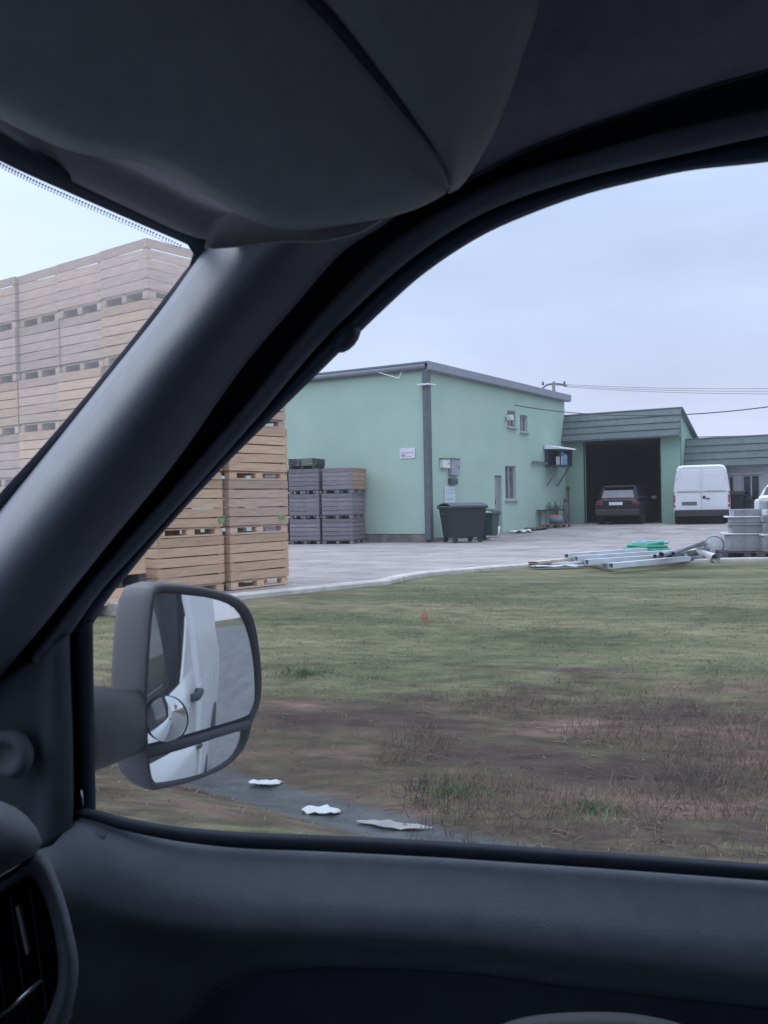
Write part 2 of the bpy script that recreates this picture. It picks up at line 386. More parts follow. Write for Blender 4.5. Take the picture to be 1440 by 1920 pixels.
# ------------------------------------------------------------------ warehouse
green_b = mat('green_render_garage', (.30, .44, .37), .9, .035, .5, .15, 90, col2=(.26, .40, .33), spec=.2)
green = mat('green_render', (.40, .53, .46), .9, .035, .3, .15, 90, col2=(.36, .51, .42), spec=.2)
grey_metal = mat('grey_sheet', (.17, .19, .22), .5, .08, 4, metal=.0)
fascia_m = mat('fascia_sheet', (.235, .26, .31), .45, .06, 3)
plinth_m = mat('plinth', (.20, .18, .18), .9, .2, 3, .4, 30)
dark = mat('dark_interior', (.02, .02, .022), .9, .3, 3)
pane_m = mat('dusty_pane', (.12, .13, .17), .25, .3, 3, spec=.6)
white_pvc = mat('white_frame', (.44, .43, .47), .5, .05, 6)
wht = mat('white_plastic', (.72, .74, .78), .5, .06, 8)
rust = mat('rusty_steel', (.17, .11, .08), .8, .3, 9, .3)
def wall(mb, L_, H0, H1, th, ops, x0=0, z0=0):
    """wall in xz plane (front y=0, facing -y) with rectangular openings; top slopes H0->H1"""
    X = sorted({x0, x0 + L_} | {o[0] for o in ops} | {o[1] for o in ops}); Z = sorted({z0} | {o[2] for o in ops} | {o[3] for o in ops}); Z.append(None)
    top = lambda x: H0 + (H1 - H0) * (x - x0) / L_
    zz = lambda z, x: top(x) if z is None else z
    for xa, xb in zip(X, X[1:]):
        for za, zb in zip(Z, Z[1:]):
            xm = (xa + xb) / 2; zm = za + .01
            if any(o[0] <= xm <= o[1] and o[2] <= zm < o[3] for o in ops): continue
            q = [(xa, za), (xb, za), (xb, zz(zb, xb)), (xa, zz(zb, xa))]
            mb.add([(x, 0, z) for x, z in q], [(0, 1, 2, 3)]); mb.add([(x, th, z) for x, z in q], [(3, 2, 1, 0)])
    for a, b, c, d in ops:
        for p, q in (((a, c), (b, c)), ((b, c), (b, d)), ((b, d), (a, d)), ((a, d), (a, c))):
            mb.add([(p[0], 0, p[1]), (q[0], 0, q[1]), (q[0], th, q[1]), (p[0], th, p[1])], [(0, 1, 2, 3)])
def weather(m, lo=.90):
    t = m.node_tree; N_ = t.nodes.new; L = t.links.new; b = t.nodes['Principled BSDF']; src = b.inputs['Base Color'].links[0].from_socket
    co = N_('ShaderNodeTexCoord')
    for sc_, (a_, b_) in (((1.3, 1.3, .14), (lo + .055, 1.02)), ((.7, .7, .9), (lo + .02, 1.04)), ((14, 14, 14), (.97, 1.03))):
        mp2 = N_('ShaderNodeMapping'); mp2.inputs['Scale'].default_value = sc_; L(co.outputs['Object'], mp2.inputs[0]); q = N_('ShaderNodeTexNoise'); q.inputs['Scale'].default_value = 1; q.inputs['Detail'].default_value = 6; L(mp2.outputs[0], q.inputs[0])
        r_ = N_('ShaderNodeMapRange'); r_.inputs[1].default_value = .33; r_.inputs[2].default_value = .62; r_.inputs[3].default_value = a_; r_.inputs[4].default_value = b_; L(q.outputs[0], r_.inputs[0])
        v = N_('ShaderNodeVectorMath'); v.operation = 'SCALE'; L(src, v.inputs[0]); L(r_.outputs[0], v.inputs['Scale']); src = v.outputs[0]
    L(src, b.inputs['Base Color'])
weather(green, .95); weather(green_b, .93)
RZ1 = math.atan2(.847, .531)
wh = thing('warehouse', 'large pale green rendered warehouse with grey sloping roof fascia and dark corner downpipe', 'building', (1.37, 29.3, 0), RZ1)
M1 = XF[wh.name]; I1 = M1.inverted()
def rf(px, py):   # pixel -> local (x,z) on the long right face
    p = I1 @ hit(px, py, (1.37, 29.3, 0), M1.to_3x3() @ Vector((0, -1, 0))); return p.x, p.z
def lf(px, py):
    p = I1 @ hit(px, py, (1.37, 29.3, 0), M1.to_3x3() @ Vector((-1, 0, 0))); return p.y, p.z
def rect(fn, x0, y0, x1, y1):
    a, b = fn(x0, y0), fn(x1, y1); ax, bx = min(a[0], b[0]), max(a[0], b[0]); return ax, bx, min(a[1], b[1]), max(a[1], b[1])
LEN = 11.55; HT = 5.42
w1 = rect(rf, 951, 769, 967, 802); w2 = rect(rf, 975, 777, 989, 811); w3 = rect(rf, 947, 873, 968, 937); d1 = rect(rf, 927, 891, 942, 984)
w3 = (w3[0], w3[1], w3[2], w3[3]); d1 = (d1[0], d1[1], .14, d1[3])
mb = MB(); wall(mb, LEN, HT, HT, .3, [w1, w2, w3, d1], 0, .14)
mb.build('wall', green, wh)
mb = MB(); mbt = MB(); wall(mbt, 16, HT, HT, .3, [], 0, .28)
mb.add([(v.y, v.x, v.z) for v in mbt.v if True], mbt.f); mb.build('wall', green, wh)
mb = MB(); mb.box((LEN - .15, 8.1, 2.8), (.3, 15.8, 5.2)); mb.build('wall', green, wh)
mb = MB(); mb.box((5.8, 15.9, 2.8), (11.2, .3, 5.2)); mb.build('wall', green, wh)
mb = MB(); mb.box((.03, 8, .05), (.06, 16, .42)); mb.box((LEN * .19, .04, 0.03), (LEN * .38, .06, .22)); mb.build('plinth', plinth_m, wh)
mb = MB(); mb.box((LEN / 2, 8, HT + .14), (LEN + .3, 16.3, .06)); mb.build('roof', grey_metal, wh)
mb = MB(); mb.box((LEN / 2, -.20, HT + .03), (LEN + .42, .05, .26)); mb.box((LEN / 2, -.12, HT - .11), (LEN + .3, .14, .03)); mb.build('fascia', fascia_m, wh, bevel=.01)
mb = MB()
mb.tube([(-.14, -.05, HT + .02), (-.14, 16.1, HT + .02)], .075, 12)
mb.build('gutter', fascia_m, wh, smooth=True)
mb = MB(); mb.box((-.07, 8, HT - .04), (.05, 16.2, .12)); mb.build('eaves_board', grey_metal, wh)
mb = MB(); mb.box((-.04, -.04, HT / 2), (.21, .21, HT - .2)); mb.build('downpipe', mat('dark_pipe', (.105, .125, .145), .5, .1, 4), wh, bevel=.03)
mb = MB(); mb.box((-.04, -.04, HT - .55), (.42, .42, .05)); mb.build('pipe_bracket', wht, wh, bevel=.01)
def window(parent, r_, name='window', mull=True, rev=.1, fm=None, pm=None):
    a, b, c, d = r_; fm = fm or white_pvc; pm = pm or pane_m
    f = MB(); t = .05
    f.box(((a + b) / 2, rev, c + t / 2), (b - a, .06, t)); f.box(((a + b) / 2, rev, d - t / 2), (b - a, .06, t))
    f.box((a + t / 2, rev, (c + d) / 2), (t, .06, d - c - 2 * t)); f.box((b - t / 2, rev, (c + d) / 2), (t, .06, d - c - 2 * t))
    if mull: f.box(((a + b) / 2, rev, (c + d) / 2), (t, .06, d - c - 2 * t))
    o = f.build(name, fm, parent)
    MB().box(((a + b) / 2, rev + .02, (c + d) / 2), (b - a - .02, .01, d - c - .02)).build('pane', pm, o)
    MB().box(((a + b) / 2, -.03, c - .03), (b - a + .12, .14, .05)).build('sill', fm, o)
    return o
window(wh, w1); window(wh, w2); window(wh, w3)
dm = mat('grey_door', (.30, .30, .33), .6, .1, 4)
o = MB().box(((d1[0] + d1[1]) / 2, .12, (d1[2] + d1[3]) / 2), (d1[1] - d1[0], .06, d1[3] - d1[2])).build('door', dm, wh)
MB().tube([(d1[0] + .12, .04, 1.15), (d1[0] + .12, .04, 1.3)], .015, 8).build('handle', dark, o)
# fittings on the walls
def wallbox(name, label, cat, r_, dep, m, fn='r', yo=0.0, extra=None):
    a, b, c, d = r_
    if fn == 'r': loc = M1 @ Vector(((a + b) / 2, -dep / 2 - .004 - yo, c)); rz = RZ1
    else: loc = M1 @ Vector((-dep / 2 - .004, (a + b) / 2, c)); rz = RZ1 - math.pi / 2
    t = thing(name, label, cat, loc, rz)
    MB().box((0, 0, (d - c) / 2), (b - a, dep, d - c)).build('panel' if dep < .05 else 'casing', m, t, bevel=min(.01, dep / 4))
    if extra: extra(t, b - a, dep, d - c)
    return t
def sign_lines(t, w_, dep, h):
    rd = mat('faded_red', (.50, .32, .36), .6, .1, 20); gy = mat('faded_print', (.32, .34, .44), .6, .1, 20)
    mb = MB(); mb.box((0, -dep / 2 - .002, h * .56), (w_ * .82, .002, h * .06)); mb.build('printed_line', gy, t)
    MB().box((-w_ * .26, -dep / 2 - .002, h * .30), (w_ * .28, .002, h * .28)).build('printed_panel', rd, t)
    MB().box((w_ * .12, -dep / 2 - .002, h * .20), (w_ * .38, .002, h * .05)).build('printed_line', gy, t)
wallbox('wall_sign', 'small white printed board on the green wall left of the dark downpipe', 'sign', rect(lf, 750, 841, 779, 859), .02, mat('sign_white', (.66, .68, .74), .5, .05, 10), 'l', extra=sign_lines)
def lid(t, w_, dep, h):
    MB().box((0, 0, h + .02), (w_ + .05, dep + .05, .03)).build('cap', grey_metal, t)
    MB().box((w_ * .3, -dep / 2 - .006, h * .5), (.02, .012, .06)).build('latch', dark, t)
wallbox('meter_box', 'white square meter box on the green wall right of the downpipe', 'box', rect(rf, 824, 861, 838, 878), .12, wht, extra=lid)
wallbox('electric_cabinet', 'flat grey cabinet on the green wall beside the white meter box', 'cabinet', rect(rf, 840, 861, 857, 892), .12, mat('cabinet_grey', (.33, .34, .38), .5, .06, 5), extra=lid)
def grill(t, w_, dep, h):
    for k in range(4): MB().box((0, -dep / 2 - .004, h * (.2 + .2 * k)), (w_ * .8, .008, h * .08)).build('slat', grey_metal, t)
wallbox('vent_grille', 'small dark vent box under the grey cabinet on the green wall', 'vent', rect(rf, 840, 897, 854, 908), .1, mat('vent_dark', (.08, .09, .10), .6, .1, 5), extra=grill)
def poster(t, w_, dep, h):
    gy = mat('faded_print', (.32, .34, .44), .6, .1, 20)
    for z in (.25, .62, .8): MB().box((-.02 * z, -dep / 2 - .002, h * z), (w_ * .7, .002, h * .035)).build('printed_line', gy, t)
wallbox('notice_board', 'tall pale notice board on the green wall just above the black dumpster', 'sign', rect(rf, 832, 912, 852, 944), .03, mat('notice_white', (.58, .64, .72), .5, .06, 10), extra=poster)
# wall lamp left of upper windows
p = rf(948, 785)
t = thing('wall_lamp', 'small white lamp on the green wall left of the two upper windows', 'lamp', M1 @ Vector((p[0], -.1, p[1] - .1)), RZ1)
MB().box((0, .05, .1), (.05, .1, .05)).build('bracket', grey_metal, t); MB().box((0, -.08, .13), (.16, .22, .2), taper=.8).build('lamp_housing', wht, t, bevel=.02)
# antenna bracket & cable on gutter
t = thing('aerial_bracket', 'thin pale metal strut hanging under the eaves of the green wall', 'bracket', M1 @ Vector((-.15, 1.7, HT - .1)), RZ1)
MB().tube([(0, 0, .1), (-.3, -1.0, -.22)], .012, 6).build('strut', wht, t); MB().tube([(.1, -.9, .1), (-.3, -1.0, -.22)], .008, 6).build('wire', wht, t)
# box hung on brackets at far end of right face
bx = rect(rf, 1019, 846, 1040, 876)
t = thing('hanging_cabinet', 'open dark cabinet with white sloping roof hung at the far end of the green wall', 'cabinet', M1 @ Vector((bx[0] + .1, -.05, bx[2])), RZ1)
bw, bh, bd = bx[1] - bx[0] + .1, .66, .62
dk = mat('dark_blue_steel', (.06, .08, .11), .5, .1, 5)
mb = MB(); mb.box((bw / 2, -bd / 2, .02), (bw, bd, .04)); mb.build('shelf', dk, t)
mb = MB(); mb.box((bw / 2, -.02, bh / 2), (bw, .04, bh)); mb.box((bw - .02, -bd / 2, bh / 2), (.04, bd - .04, bh)); mb.build('side_panel', dk, t)
for xx, yy in ((.02, -bd + .02), (bw - .03, -bd + .02), (.02, -.06)): MB().box((xx, yy, bh / 2), (.05, .05, bh)).build('post', dk, t)
MB().add([(-.15, .0, bh + .02), (bw + .1, .0, bh + .02), (bw + .1, -bd - .15, bh), (-.15, -bd - .15, bh), (-.1, .0, bh + .2), (bw + .1, .0, bh + .2), (bw + .1, -bd - .1, bh + .06), (-.1, -bd - .1, bh + .06)], [(0, 1, 2, 3), (4, 5, 6, 7), (0, 1, 5, 4), (1, 2, 6, 5), (2, 3, 7, 6), (3, 0, 4, 7)]).build('roof', wht, t)
for xx in (.05, bw - .1): MB().tube([(xx, -.02, -.75), (xx, -bd + .1, -.01)], .03, 6).build('bracket', grey_metal, t)
MB().box((-.7, -.06, .12), (1.4, .06, .1)).build('beam', grey_metal, t)
tb = M1 @ Vector((bx[0] + .1 + bw * .62, -.05 - bd * .62, bx[2] + .045))
t = thing('blue_canister', 'pale blue canister standing inside the hanging cabinet on the green wall', 'canister', tb, RZ1)
MB().lathe([(0, 0), (.19, 0), (.2, .03), (.2, .4), (.16, .46), (0, .46)], n=20).build('body', mat('blue_plastic', (.22, .38, .58), .4, .1, 6), t, smooth=True); MB().lathe([(0, .46), (.06, .46), (.06, .52), (0, .52)], n=12).build('cap', wht, t)
tb = M1 @ Vector((bx[0] + .1 + .3, -.05 - bd * .7, bx[2] + .045))
t = thing('white_canister', 'small white canister beside the blue one in the hanging cabinet', 'canister', tb, RZ1)
MB().box((0, 0, .17), (.24, .2, .34)).build('body', wht, t, bevel=.03); MB().lathe([(0, .34), (.04, .34), (.04, .4), (0, .4)], n=12).build('cap', dark, t)

# ------------------------------------------------------------------ garage + wing
RZ2 = math.atan2(-.531, .847)
gpos = M1 @ Vector((LEN + .02, .25, 0)); 
ga = thing('garage', 'green garage with a shingled sloping parapet and a tall dark open doorway', 'building', gpos, RZ2)
M2 = XF[ga.name]; I2 = M2.inverted()
def gf(px, py, yo=0.0):
    o_ = M2 @ Vector((0, yo, 0)); p = I2 @ hit(px, py, o_, M2.to_3x3() @ Vector((0, -1, 0))); return p.x, p.z
gx1 = gf(1279, 800)[0]; dl, dr = gf(1097, 900)[0], gf(1238, 900)[0]; dt = gf(1165, 825)[1]
shingle = D.materials.new('shingles')
def shingle_setup(m):
    m.use_nodes = True; t = m.node_tree; b = t.nodes['Principled BSDF']; N_ = t.nodes.new; L = t.links.new
    b.inputs['Roughness'].default_value = .85
    co = N_('ShaderNodeTexCoord'); mpg = N_('ShaderNodeMapping'); mpg.inputs['Rotation'].default_value = (R(90), 0, 0); L(co.outputs['Object'], mpg.inputs[0])
    ns = N_('ShaderNodeTexNoise'); ns.inputs['Scale'].default_value = 5; ns.inputs['Detail'].default_value = 6; L(co.outputs['Object'], ns.inputs[0])
    br = N_('ShaderNodeTexBrick'); br.inputs['Brick Width'].default_value = 1.1; br.inputs['Row Height'].default_value = .265; br.inputs['Scale'].default_value = 1; br.inputs['Mortar Size'].default_value = .004
    br.inputs['Color1'].default_value = (.125, .165, .17, 1); br.inputs['Color2'].default_value = (.145, .185, .185, 1); br.inputs['Mortar'].default_value = (.09, .12, .12, 1); L(mpg.outputs[0], br.inputs[0])
    rp = N_('ShaderNodeValToRGB'); rp.color_ramp.elements[0].color = (.7, .7, .7, 1); rp.color_ramp.elements[1].color = (1.2, 1.2, 1.2, 1); L(ns.outputs[0], rp.inputs[0])
    ml = N_('ShaderNodeMix'); ml.data_type = 'RGBA'; ml.blend_type = 'MULTIPLY'; ml.inputs[0].default_value = 1; L(br.outputs[0], ml.inputs[6]); L(rp.outputs[0], ml.inputs[7]); L(ml.outputs[2], b.inputs['Base Color'])
shingle_setup(shingle)
zt, zb_ = 4.72, 3.66
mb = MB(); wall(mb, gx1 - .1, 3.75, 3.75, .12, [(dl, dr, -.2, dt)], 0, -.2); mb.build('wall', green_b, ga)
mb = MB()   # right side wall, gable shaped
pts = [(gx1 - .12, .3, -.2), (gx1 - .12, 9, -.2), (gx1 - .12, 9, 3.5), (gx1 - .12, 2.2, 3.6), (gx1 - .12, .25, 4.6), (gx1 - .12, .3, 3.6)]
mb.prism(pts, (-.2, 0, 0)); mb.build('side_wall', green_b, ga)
MB().box((gx1 / 2, 9, 1.7), (gx1 - .4, .2, 3.9)).build('back_wall', mat('garage_dark_inside', (.05, .045, .05), .9, .2, 2), ga)  # inside colour kept near black to carry the gloom of the garage
MB().box((gx1 - .38, 4.6, 1.7), (.08, 8.5, 3.9)).build('dark_liner', mat('garage_dark_inside', (0, 0, 0)), ga)  # added dark liner hiding the green wall, so the inside looks unlit
MB().box((.15, 4.6, 1.7), (.2, 8.6, 3.9)).build('side_wall', mat('garage_dark_inside', (.10, .09, .09), .9, .2, 2), ga)
def mansard(parent, xa, xb, zb2, zt2, out_, rows=4):
    mb = MB()
    for k in range(rows):
        t0, t1 = k / rows, (k + 1) / rows
        y0, y1 = -out_ + (out_ - .05) * t0, -out_ + (out_ - .05) * t1; z0, z1 = zb2 + (zt2 - zb2) * t0, zb2 + (zt2 - zb2) * t1
        mb.add([(xa, y0 - .045, z0), (xb, y0 - .045, z0), (xb, y1, z1 + .004), (xa, y1, z1 + .004), (xa, y0 + .04, z0), (xb, y0 + .04, z0), (xb, y1 + .05, z1), (xa, y1 + .05, z1)],
               [(0, 1, 2, 3), (4, 7, 6, 5), (0, 4, 5, 1), (3, 2, 6, 7), (0, 3, 7, 4), (1, 5, 6, 2)])
    mb.build('shingle_parapet', shingle, parent)
    MB().box(((xa + xb) / 2, -out_ / 2 + .03, zb2 - .03), (xb - xa, out_ + .06, .05)).build('soffit', grey_metal, parent)
    MB().box(((xa + xb) / 2, .0, zt2 + .02), (xb - xa + .04, .16, .04)).build('ridge_cap', grey_metal, parent)
mansard(ga, -.02, gx1, zb_, zt, .45)
MB().add([(0, .04, zt - .02), (gx1, .04, zt - .02), (gx1, 2.2, 3.65), (0, 2.2, 3.65), (0, 9.2, 3.5), (gx1, 9.2, 3.5)], [(0, 1, 2, 3), (3, 2, 5, 4)]).build('roof', grey_metal, ga, solid=.06)
mb = MB(); mb.tube([(gx1, .0, zt), (gx1 + .02, 2.25, 3.66)], .05, 8); mb.build('verge_trim', grey_metal, ga)
for x_ in (dl - .015, dr + .015): MB().box((x_, -.02, dt / 2), (.03, .04, dt)).build('door_frame', dark, ga)
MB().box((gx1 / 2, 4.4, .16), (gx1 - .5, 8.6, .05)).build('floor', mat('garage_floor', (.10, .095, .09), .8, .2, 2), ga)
mb = MB()
for k in range(5): mb.box(((dl + dr) / 2, .35 + .16 * k, dt - .1 + .02 * k), (dr - dl, .13, .02))
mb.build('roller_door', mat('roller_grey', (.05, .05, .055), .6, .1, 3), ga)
# wing
wgp = M2 @ Vector((gx1 - .1, 1.0, 0))
wg = thing('office_wing', 'low grey-walled wing with a long shingled parapet right of the garage', 'building', wgp, RZ2)
M3 = XF[wg.name]; I3 = M3.inverted()
def wf(px, py):
    p = I3 @ hit(px, py, wgp, M3.to_3x3() @ Vector((0, -1, 0))); return p.x, p.z
gw = mat('grey_render', (.40, .40, .44), .9, .08, 1.2, .2, 60)
wa = rect(wf, 1358, 893, 1376, 945); wb = rect(wf, 1391, 891, 1425, 950); wb = (wb[0], wb[1], .22, wb[3])
mb = MB(); wall(mb, 12, 2.6, 2.6, .3, [wa, wb], 0, -.2); mb.build('wall', gw, wg)
MB().box((11.9, 4, 1.2), (.2, 7.4, 2.8)).build('wall', gw, wg); MB().box((6, 7.9, 1.2), (11.6, .2, 2.8)).build('wall', gw, wg)
mansard(wg, .0, 12.2, 2.46, 3.55, .45)
MB().add([(0, .04, 3.5), (12.2, .04, 3.5), (12.2, 8.2, 3.0), (0, 8.2, 3.0)], [(0, 1, 2, 3)]).build('roof', grey_metal, wg, solid=.06)
window(wg, wa, pm=mat('dark_pane', (.05, .06, .08), .15, .2, 3)); 
window(wg, wb, name='glazed_door', pm=mat('dark_pane', (.05, .06, .08), .15, .2, 3))
MB().box(((wa[0] + wb[1]) / 2, -.02, wb[3] + .06), (wb[1] - wa[0] + .3, .05, .08)).build('lintel', white_pvc, wg)

# ------------------------------------------------------------------ vehicles
tyre_m = mat('tyre', (.03, .03, .032), .8, .2, 10); rim_m = mat('rim', (.22, .22, .24), .4, .1, 10, metal=.6)
def add_wheel(parent, x, y, r_, wd=.2):
    q = Matrix.Rotation(R(90), 3, 'X')
    o = MB().lathe([(r_ * .6, -wd / 2), (r_ * .92, -wd / 2), (r_, -wd / 2 + .03), (r_, wd / 2 - .03), (r_ * .92, wd / 2), (r_ * .6, wd / 2)], (x, y, r_), 24, q).build('wheel', tyre_m, parent, smooth=True)
    MB().lathe([(0, -wd / 2 + .02), (r_ * .62, -wd / 2 + .03), (r_ * .62, wd / 2 - .03), (0, wd / 2 - .02)], (x, y, r_), 24, q).build('rim', rim_m, o)
def section(w_, z0, z1, wt, n=8, shoulder=.55):
    """half-rounded cross section (list of y,z) symmetric, z0 bottom, z1 top, w_ belt half width, wt top half width"""
    zs = z0 + (z1 - z0) * shoulder
    h = [(w_ * .92, z0), (w_ * .99, z0 + .12), (w_, (z0 + zs) / 2), (w_ * .985, zs), ((w_ * .6 + wt * .4), zs + (z1 - zs) * .4), (wt + .02, z1 - .14), (wt - .05, z1 - .03), (wt - .2, z1)]
    return h + [(-a, b) for a, b in h[::-1]]
def body_loft(stations):
    mb = MB(); rows = []
    for x, w_, z0, z1, wt, sh in stations: rows.append([Vector((x, y, z)) for y, z in section(w_, z0, z1, wt, shoulder=sh)])
    mb.loft(rows, True); n = len(rows[0]); mb.f.append(tuple(range(n))); b = (len(rows) - 1) * n; mb.f.append(tuple(range(b, b + n))); return mb
# white panel van: x forward, rear at x=0
vb = gz(1316, 985, .17); vloc = at(1316, 985, 34.6); vloc = Vector((vloc.x, vloc.y, height(vloc.x, vloc.y) + .02))
paint_w = mat('van_white', (.70, .72, .76), .35, .03, 2)
blk = mat('black_plastic', (.035, .035, .04), .6, .1, 8)
red_l = mat('tail_red', (.35, .06, .07), .3, .1, 8)
van = thing('delivery_van', 'white panel van parked with its rear doors to the yard, right of the garage', 'van', vloc, math.atan2(.94, .34))
S = 1.0
body_loft([(0, .97, .42, 2.10, .80, .45), (.12, 1.0, .38, 2.16, .84, .45), (2.0, 1.0, .36, 2.18, .86, .45), (3.6, 1.0, .36, 2.14, .84, .45), (4.2, .99, .36, 1.7, .78, .5), (4.7, .96, .36, 1.15, .8, .6), (5.1, .88, .38, .95, .75, .6), (5.25, .75, .45, .8, .7, .6)]).build('body', paint_w, van, bevel=.07, smooth=False)
for s_ in (-1, 1):
    q = [(-.035, s_ * .02, .52), (-.035, s_ * .90, .52), (-.03, s_ * .915, 1.2), (-.02, s_ * .76, 1.98), (-.02, s_ * .02, 1.98)]
    o = MB().prism(q, (.03, 0, 0)).build('rear_door', paint_w, van, bevel=.012)
    MB().prism([(-.045, s_ * .10, 1.22), (-.045, s_ * .80, 1.22), (-.04, s_ * .68, 1.88), (-.04, s_ * .10, 1.88)], (.012, 0, 0)).build('door_panel', paint_w, o, bevel=.01)
    MB().prism([(-.04, s_ * .925, .62), (-.04, s_ * .99, .62), (-.04, s_ * .985, 1.18), (-.04, s_ * .925, 1.18)], (.08, 0, 0)).build('tail_light', red_l, van, bevel=.01)
    for x in (.85, 4.2): add_wheel(van, x, s_ * .86, .33, .22)
MB().box((-.06, 0, .40), (.16, 1.86, .24)).build('bumper', blk, van, bevel=.03)
MB().box((-.05, .42, .76), (.012, .52, .12)).build('number_plate', mat('plate_dark', (.12, .12, .13), .5, .1, 20), van, bevel=.004)
MB().prism([(-.05, -.09, 1.05), (-.05, -.16, .98), (-.05, -.09, .91), (-.05, -.02, .98)], (.02, 0, 0)).build('badge', blk, van)
MB().box((-.055, -.22, .93), (.02, .16, .035)).build('door_handle', blk, van)
MB().box((-.042, 0, 1.18), (.012, 1.7, .012)).build('trim_line', blk, van)
for s_ in (-1, 1):
    for z in (.75, 1.1, 1.7): MB().box((-.03, s_ * (.93 if z < 1.3 else .85), z), (.03, .05, .06)).build('hinge', paint_w, van)
# dark hatchback in garage mouth
cl = at(1158, 985, 36.4); cl = Vector((cl.x, cl.y, height(cl.x, cl.y) + .02))
paint_d = mat('car_dark', (.018, .017, .024), .3, .05, 3, spec=.35)
car = thing('parked_car', 'dark hatchback parked rear outwards in the garage doorway', 'car', cl, math.atan2(.90, .43))
rows = []
mb = body_loft([(-.02, .80, .42, .92, .70, .7), (.08, .88, .3, 1.0, .74, .7), (.7, .90, .26, 1.0, .78, .75), (2.8, .90, .26, .98, .78, .75), (3.4, .88, .28, .90, .74, .75), (4.1, .80, .32, .74, .66, .7), (4.25, .7, .4, .62, .6, .7)])
mb.build('body', paint_d, car, smooth=False, bevel=.07)
def cabin(mb, pts):
    rows = []
    for x, wb2, zb2, wt2, zt2 in pts: rows.append([Vector((x, -wb2, zb2)), Vector((x + 0, -wt2 - .03, zt2 - .08)), Vector((x, -wt2 + .06, zt2)), Vector((x, wt2 - .06, zt2)), Vector((x, wt2 + .03, zt2 - .08)), Vector((x, wb2, zb2))])
    mb.loft(rows); mb.f.append(tuple(range(len(mb.v) - 6, len(mb.v)))); mb.f.append(tuple(range(6))); return mb
cabin(MB(), [(.12, .76, .95, .62, .98), (.28, .79, .98, .66, 1.34), (.46, .80, .98, .64, 1.50), (1.4, .81, .98, .64, 1.55), (2.1, .80, .98, .62, 1.50), (2.9, .76, .95, .60, .98)]).build('cabin', paint_d, car, smooth=False, bevel=.07)
MB().add([(.10, -.62, 1.02), (.10, .62, 1.02), (.25, .55, 1.31), (.25, -.55, 1.31)], [(0, 1, 2, 3)]).build('rear_window', mat('car_glass', (.15, .155, .19), .12, .2, 2, spec=.8), car, solid=.012)
MB().box((.32, 0, 1.44), (.3, 1.15, .04)).build('spoiler', paint_d, car, bevel=.01)
for s_ in (-1, 1):
    MB().add([(.5, s_ * .80, 1.0), (2.5, s_ * .80, 1.0), (1.95, s_ * .65, 1.32), (.6, s_ * .66, 1.32)], [(0, 1, 2, 3)]).build('side_window', mat('dark_pane', (.05, .06, .08), .15, .2, 3), car, solid=.02)
    MB().box((.03, s_ * .68, .82), (.14, .26, .16)).build('tail_light', mat('tail_dark', (.14, .03, .04), .3, .1, 8), car, bevel=.02)
    for x in (.75, 3.35): add_wheel(car, x, s_ * .78, .32, .2)
    MB().box((2.35, s_ * .98, 1.02), (.14, .2, .13)).build('side_mirror', mat('mirror_cap', (.25, .24, .28), .3, .1, 8), car, bevel=.03)
MB().box((-.02, 0, .46), (.14, 1.66, .24)).build('bumper', blk, car, bevel=.04)
MB().box((-.035, .05, .80), (.012, .52, .12)).build('number_plate', wht, car, bevel=.004)
MB().box((.0, .05, .9), (.02, .12, .06)).build('badge', rim_m, car, bevel=.01)

# ------------------------------------------------------------------ bins and clutter by the warehouse
def on_ground(px, py, Y=None):
    p = gz(px, py, 0)
    for _ in range(6): p = gz(px, py, max(0, height(p.x, p.y)) + .02)
    return p
def foot(px, Y):
    p = at(px, 950, Y); p.z = height(p.x, p.y) + .02; return p
binm = mat('bin_plastic', (.016, .018, .026), .5, .15, 4)
def make_bin(name, label, loc, rz, W_, Dp, H_, m, four=True):
    t = thing(name, label, 'bin', loc, rz)
    mb = MB(); k = .82
    lo = [Vector((sx * W_ / 2 * k, sy * Dp / 2 * k, .16)) for sx, sy in ((-1, -1), (1, -1), (1, 1), (-1, 1))]
    hi = [Vector((sx * W_ / 2, sy * Dp / 2, H_)) for sx, sy in ((-1, -1), (1, -1), (1, 1), (-1, 1))]
    mb.add(lo + hi, [(3, 2, 1, 0), (4, 5, 6, 7), (0, 1, 5, 4), (1, 2, 6, 5), (2, 3, 7, 6), (3, 0, 4, 7)])
    b = mb.build('body', m, t, bevel=.03)
    MB().box((0, 0, H_ - .02), (W_ + .08, Dp + .08, .06)).build('rim', m, b, bevel=.01)
    rows = []
    for i in range(9):
        y = -Dp / 2 - .03 + (Dp + .06) * i / 8; z = H_ + .03 + .09 * math.sin(math.pi * i / 8)
        rows.append([Vector((-W_ / 2 - .03, y, z)), Vector((W_ / 2 + .03, y, z))])
    MB().loft(rows).build('lid', mat('bin_lid', (.11, .11, .15), .4, .1, 5) if four else m, t, solid=.025)
    for sx in ((-1, 1) if True else ()):
        for sy in ((-1, 1) if four else (1,)):
            q = Matrix.Rotation(R(90), 3, 'X'); MB().lathe([(0, -.03), (.08, -.03), (.09, 0), (.08, .03), (0, .03)], (sx * W_ * .36, sy * Dp * .36, .09), 14, q).build('wheel', tyre_m, t)
    MB().tube([(-W_ / 2 - .05, -.1, H_ * .8), (-W_ / 2 - .1, 0, H_ * .82), (-W_ / 2 - .05, .1, H_ * .8)], .018, 6).build('handle', blk, t)
    return t
p = on_ground(868, 1017)
make_bin('dumpster', 'large black four-wheeled dumpster with a grey lid in front of the green wall', p, RZ1 - R(38), 1.15, 1.0, 1.08, binm)
p = foot(914, 29.8)
make_bin('wheelie_bin', 'dark green wheeled bin standing right behind the black dumpster', p, RZ1, .5, .6, .86, mat('green_bin', (.03, .07, .06), .5, .1, 4), False)
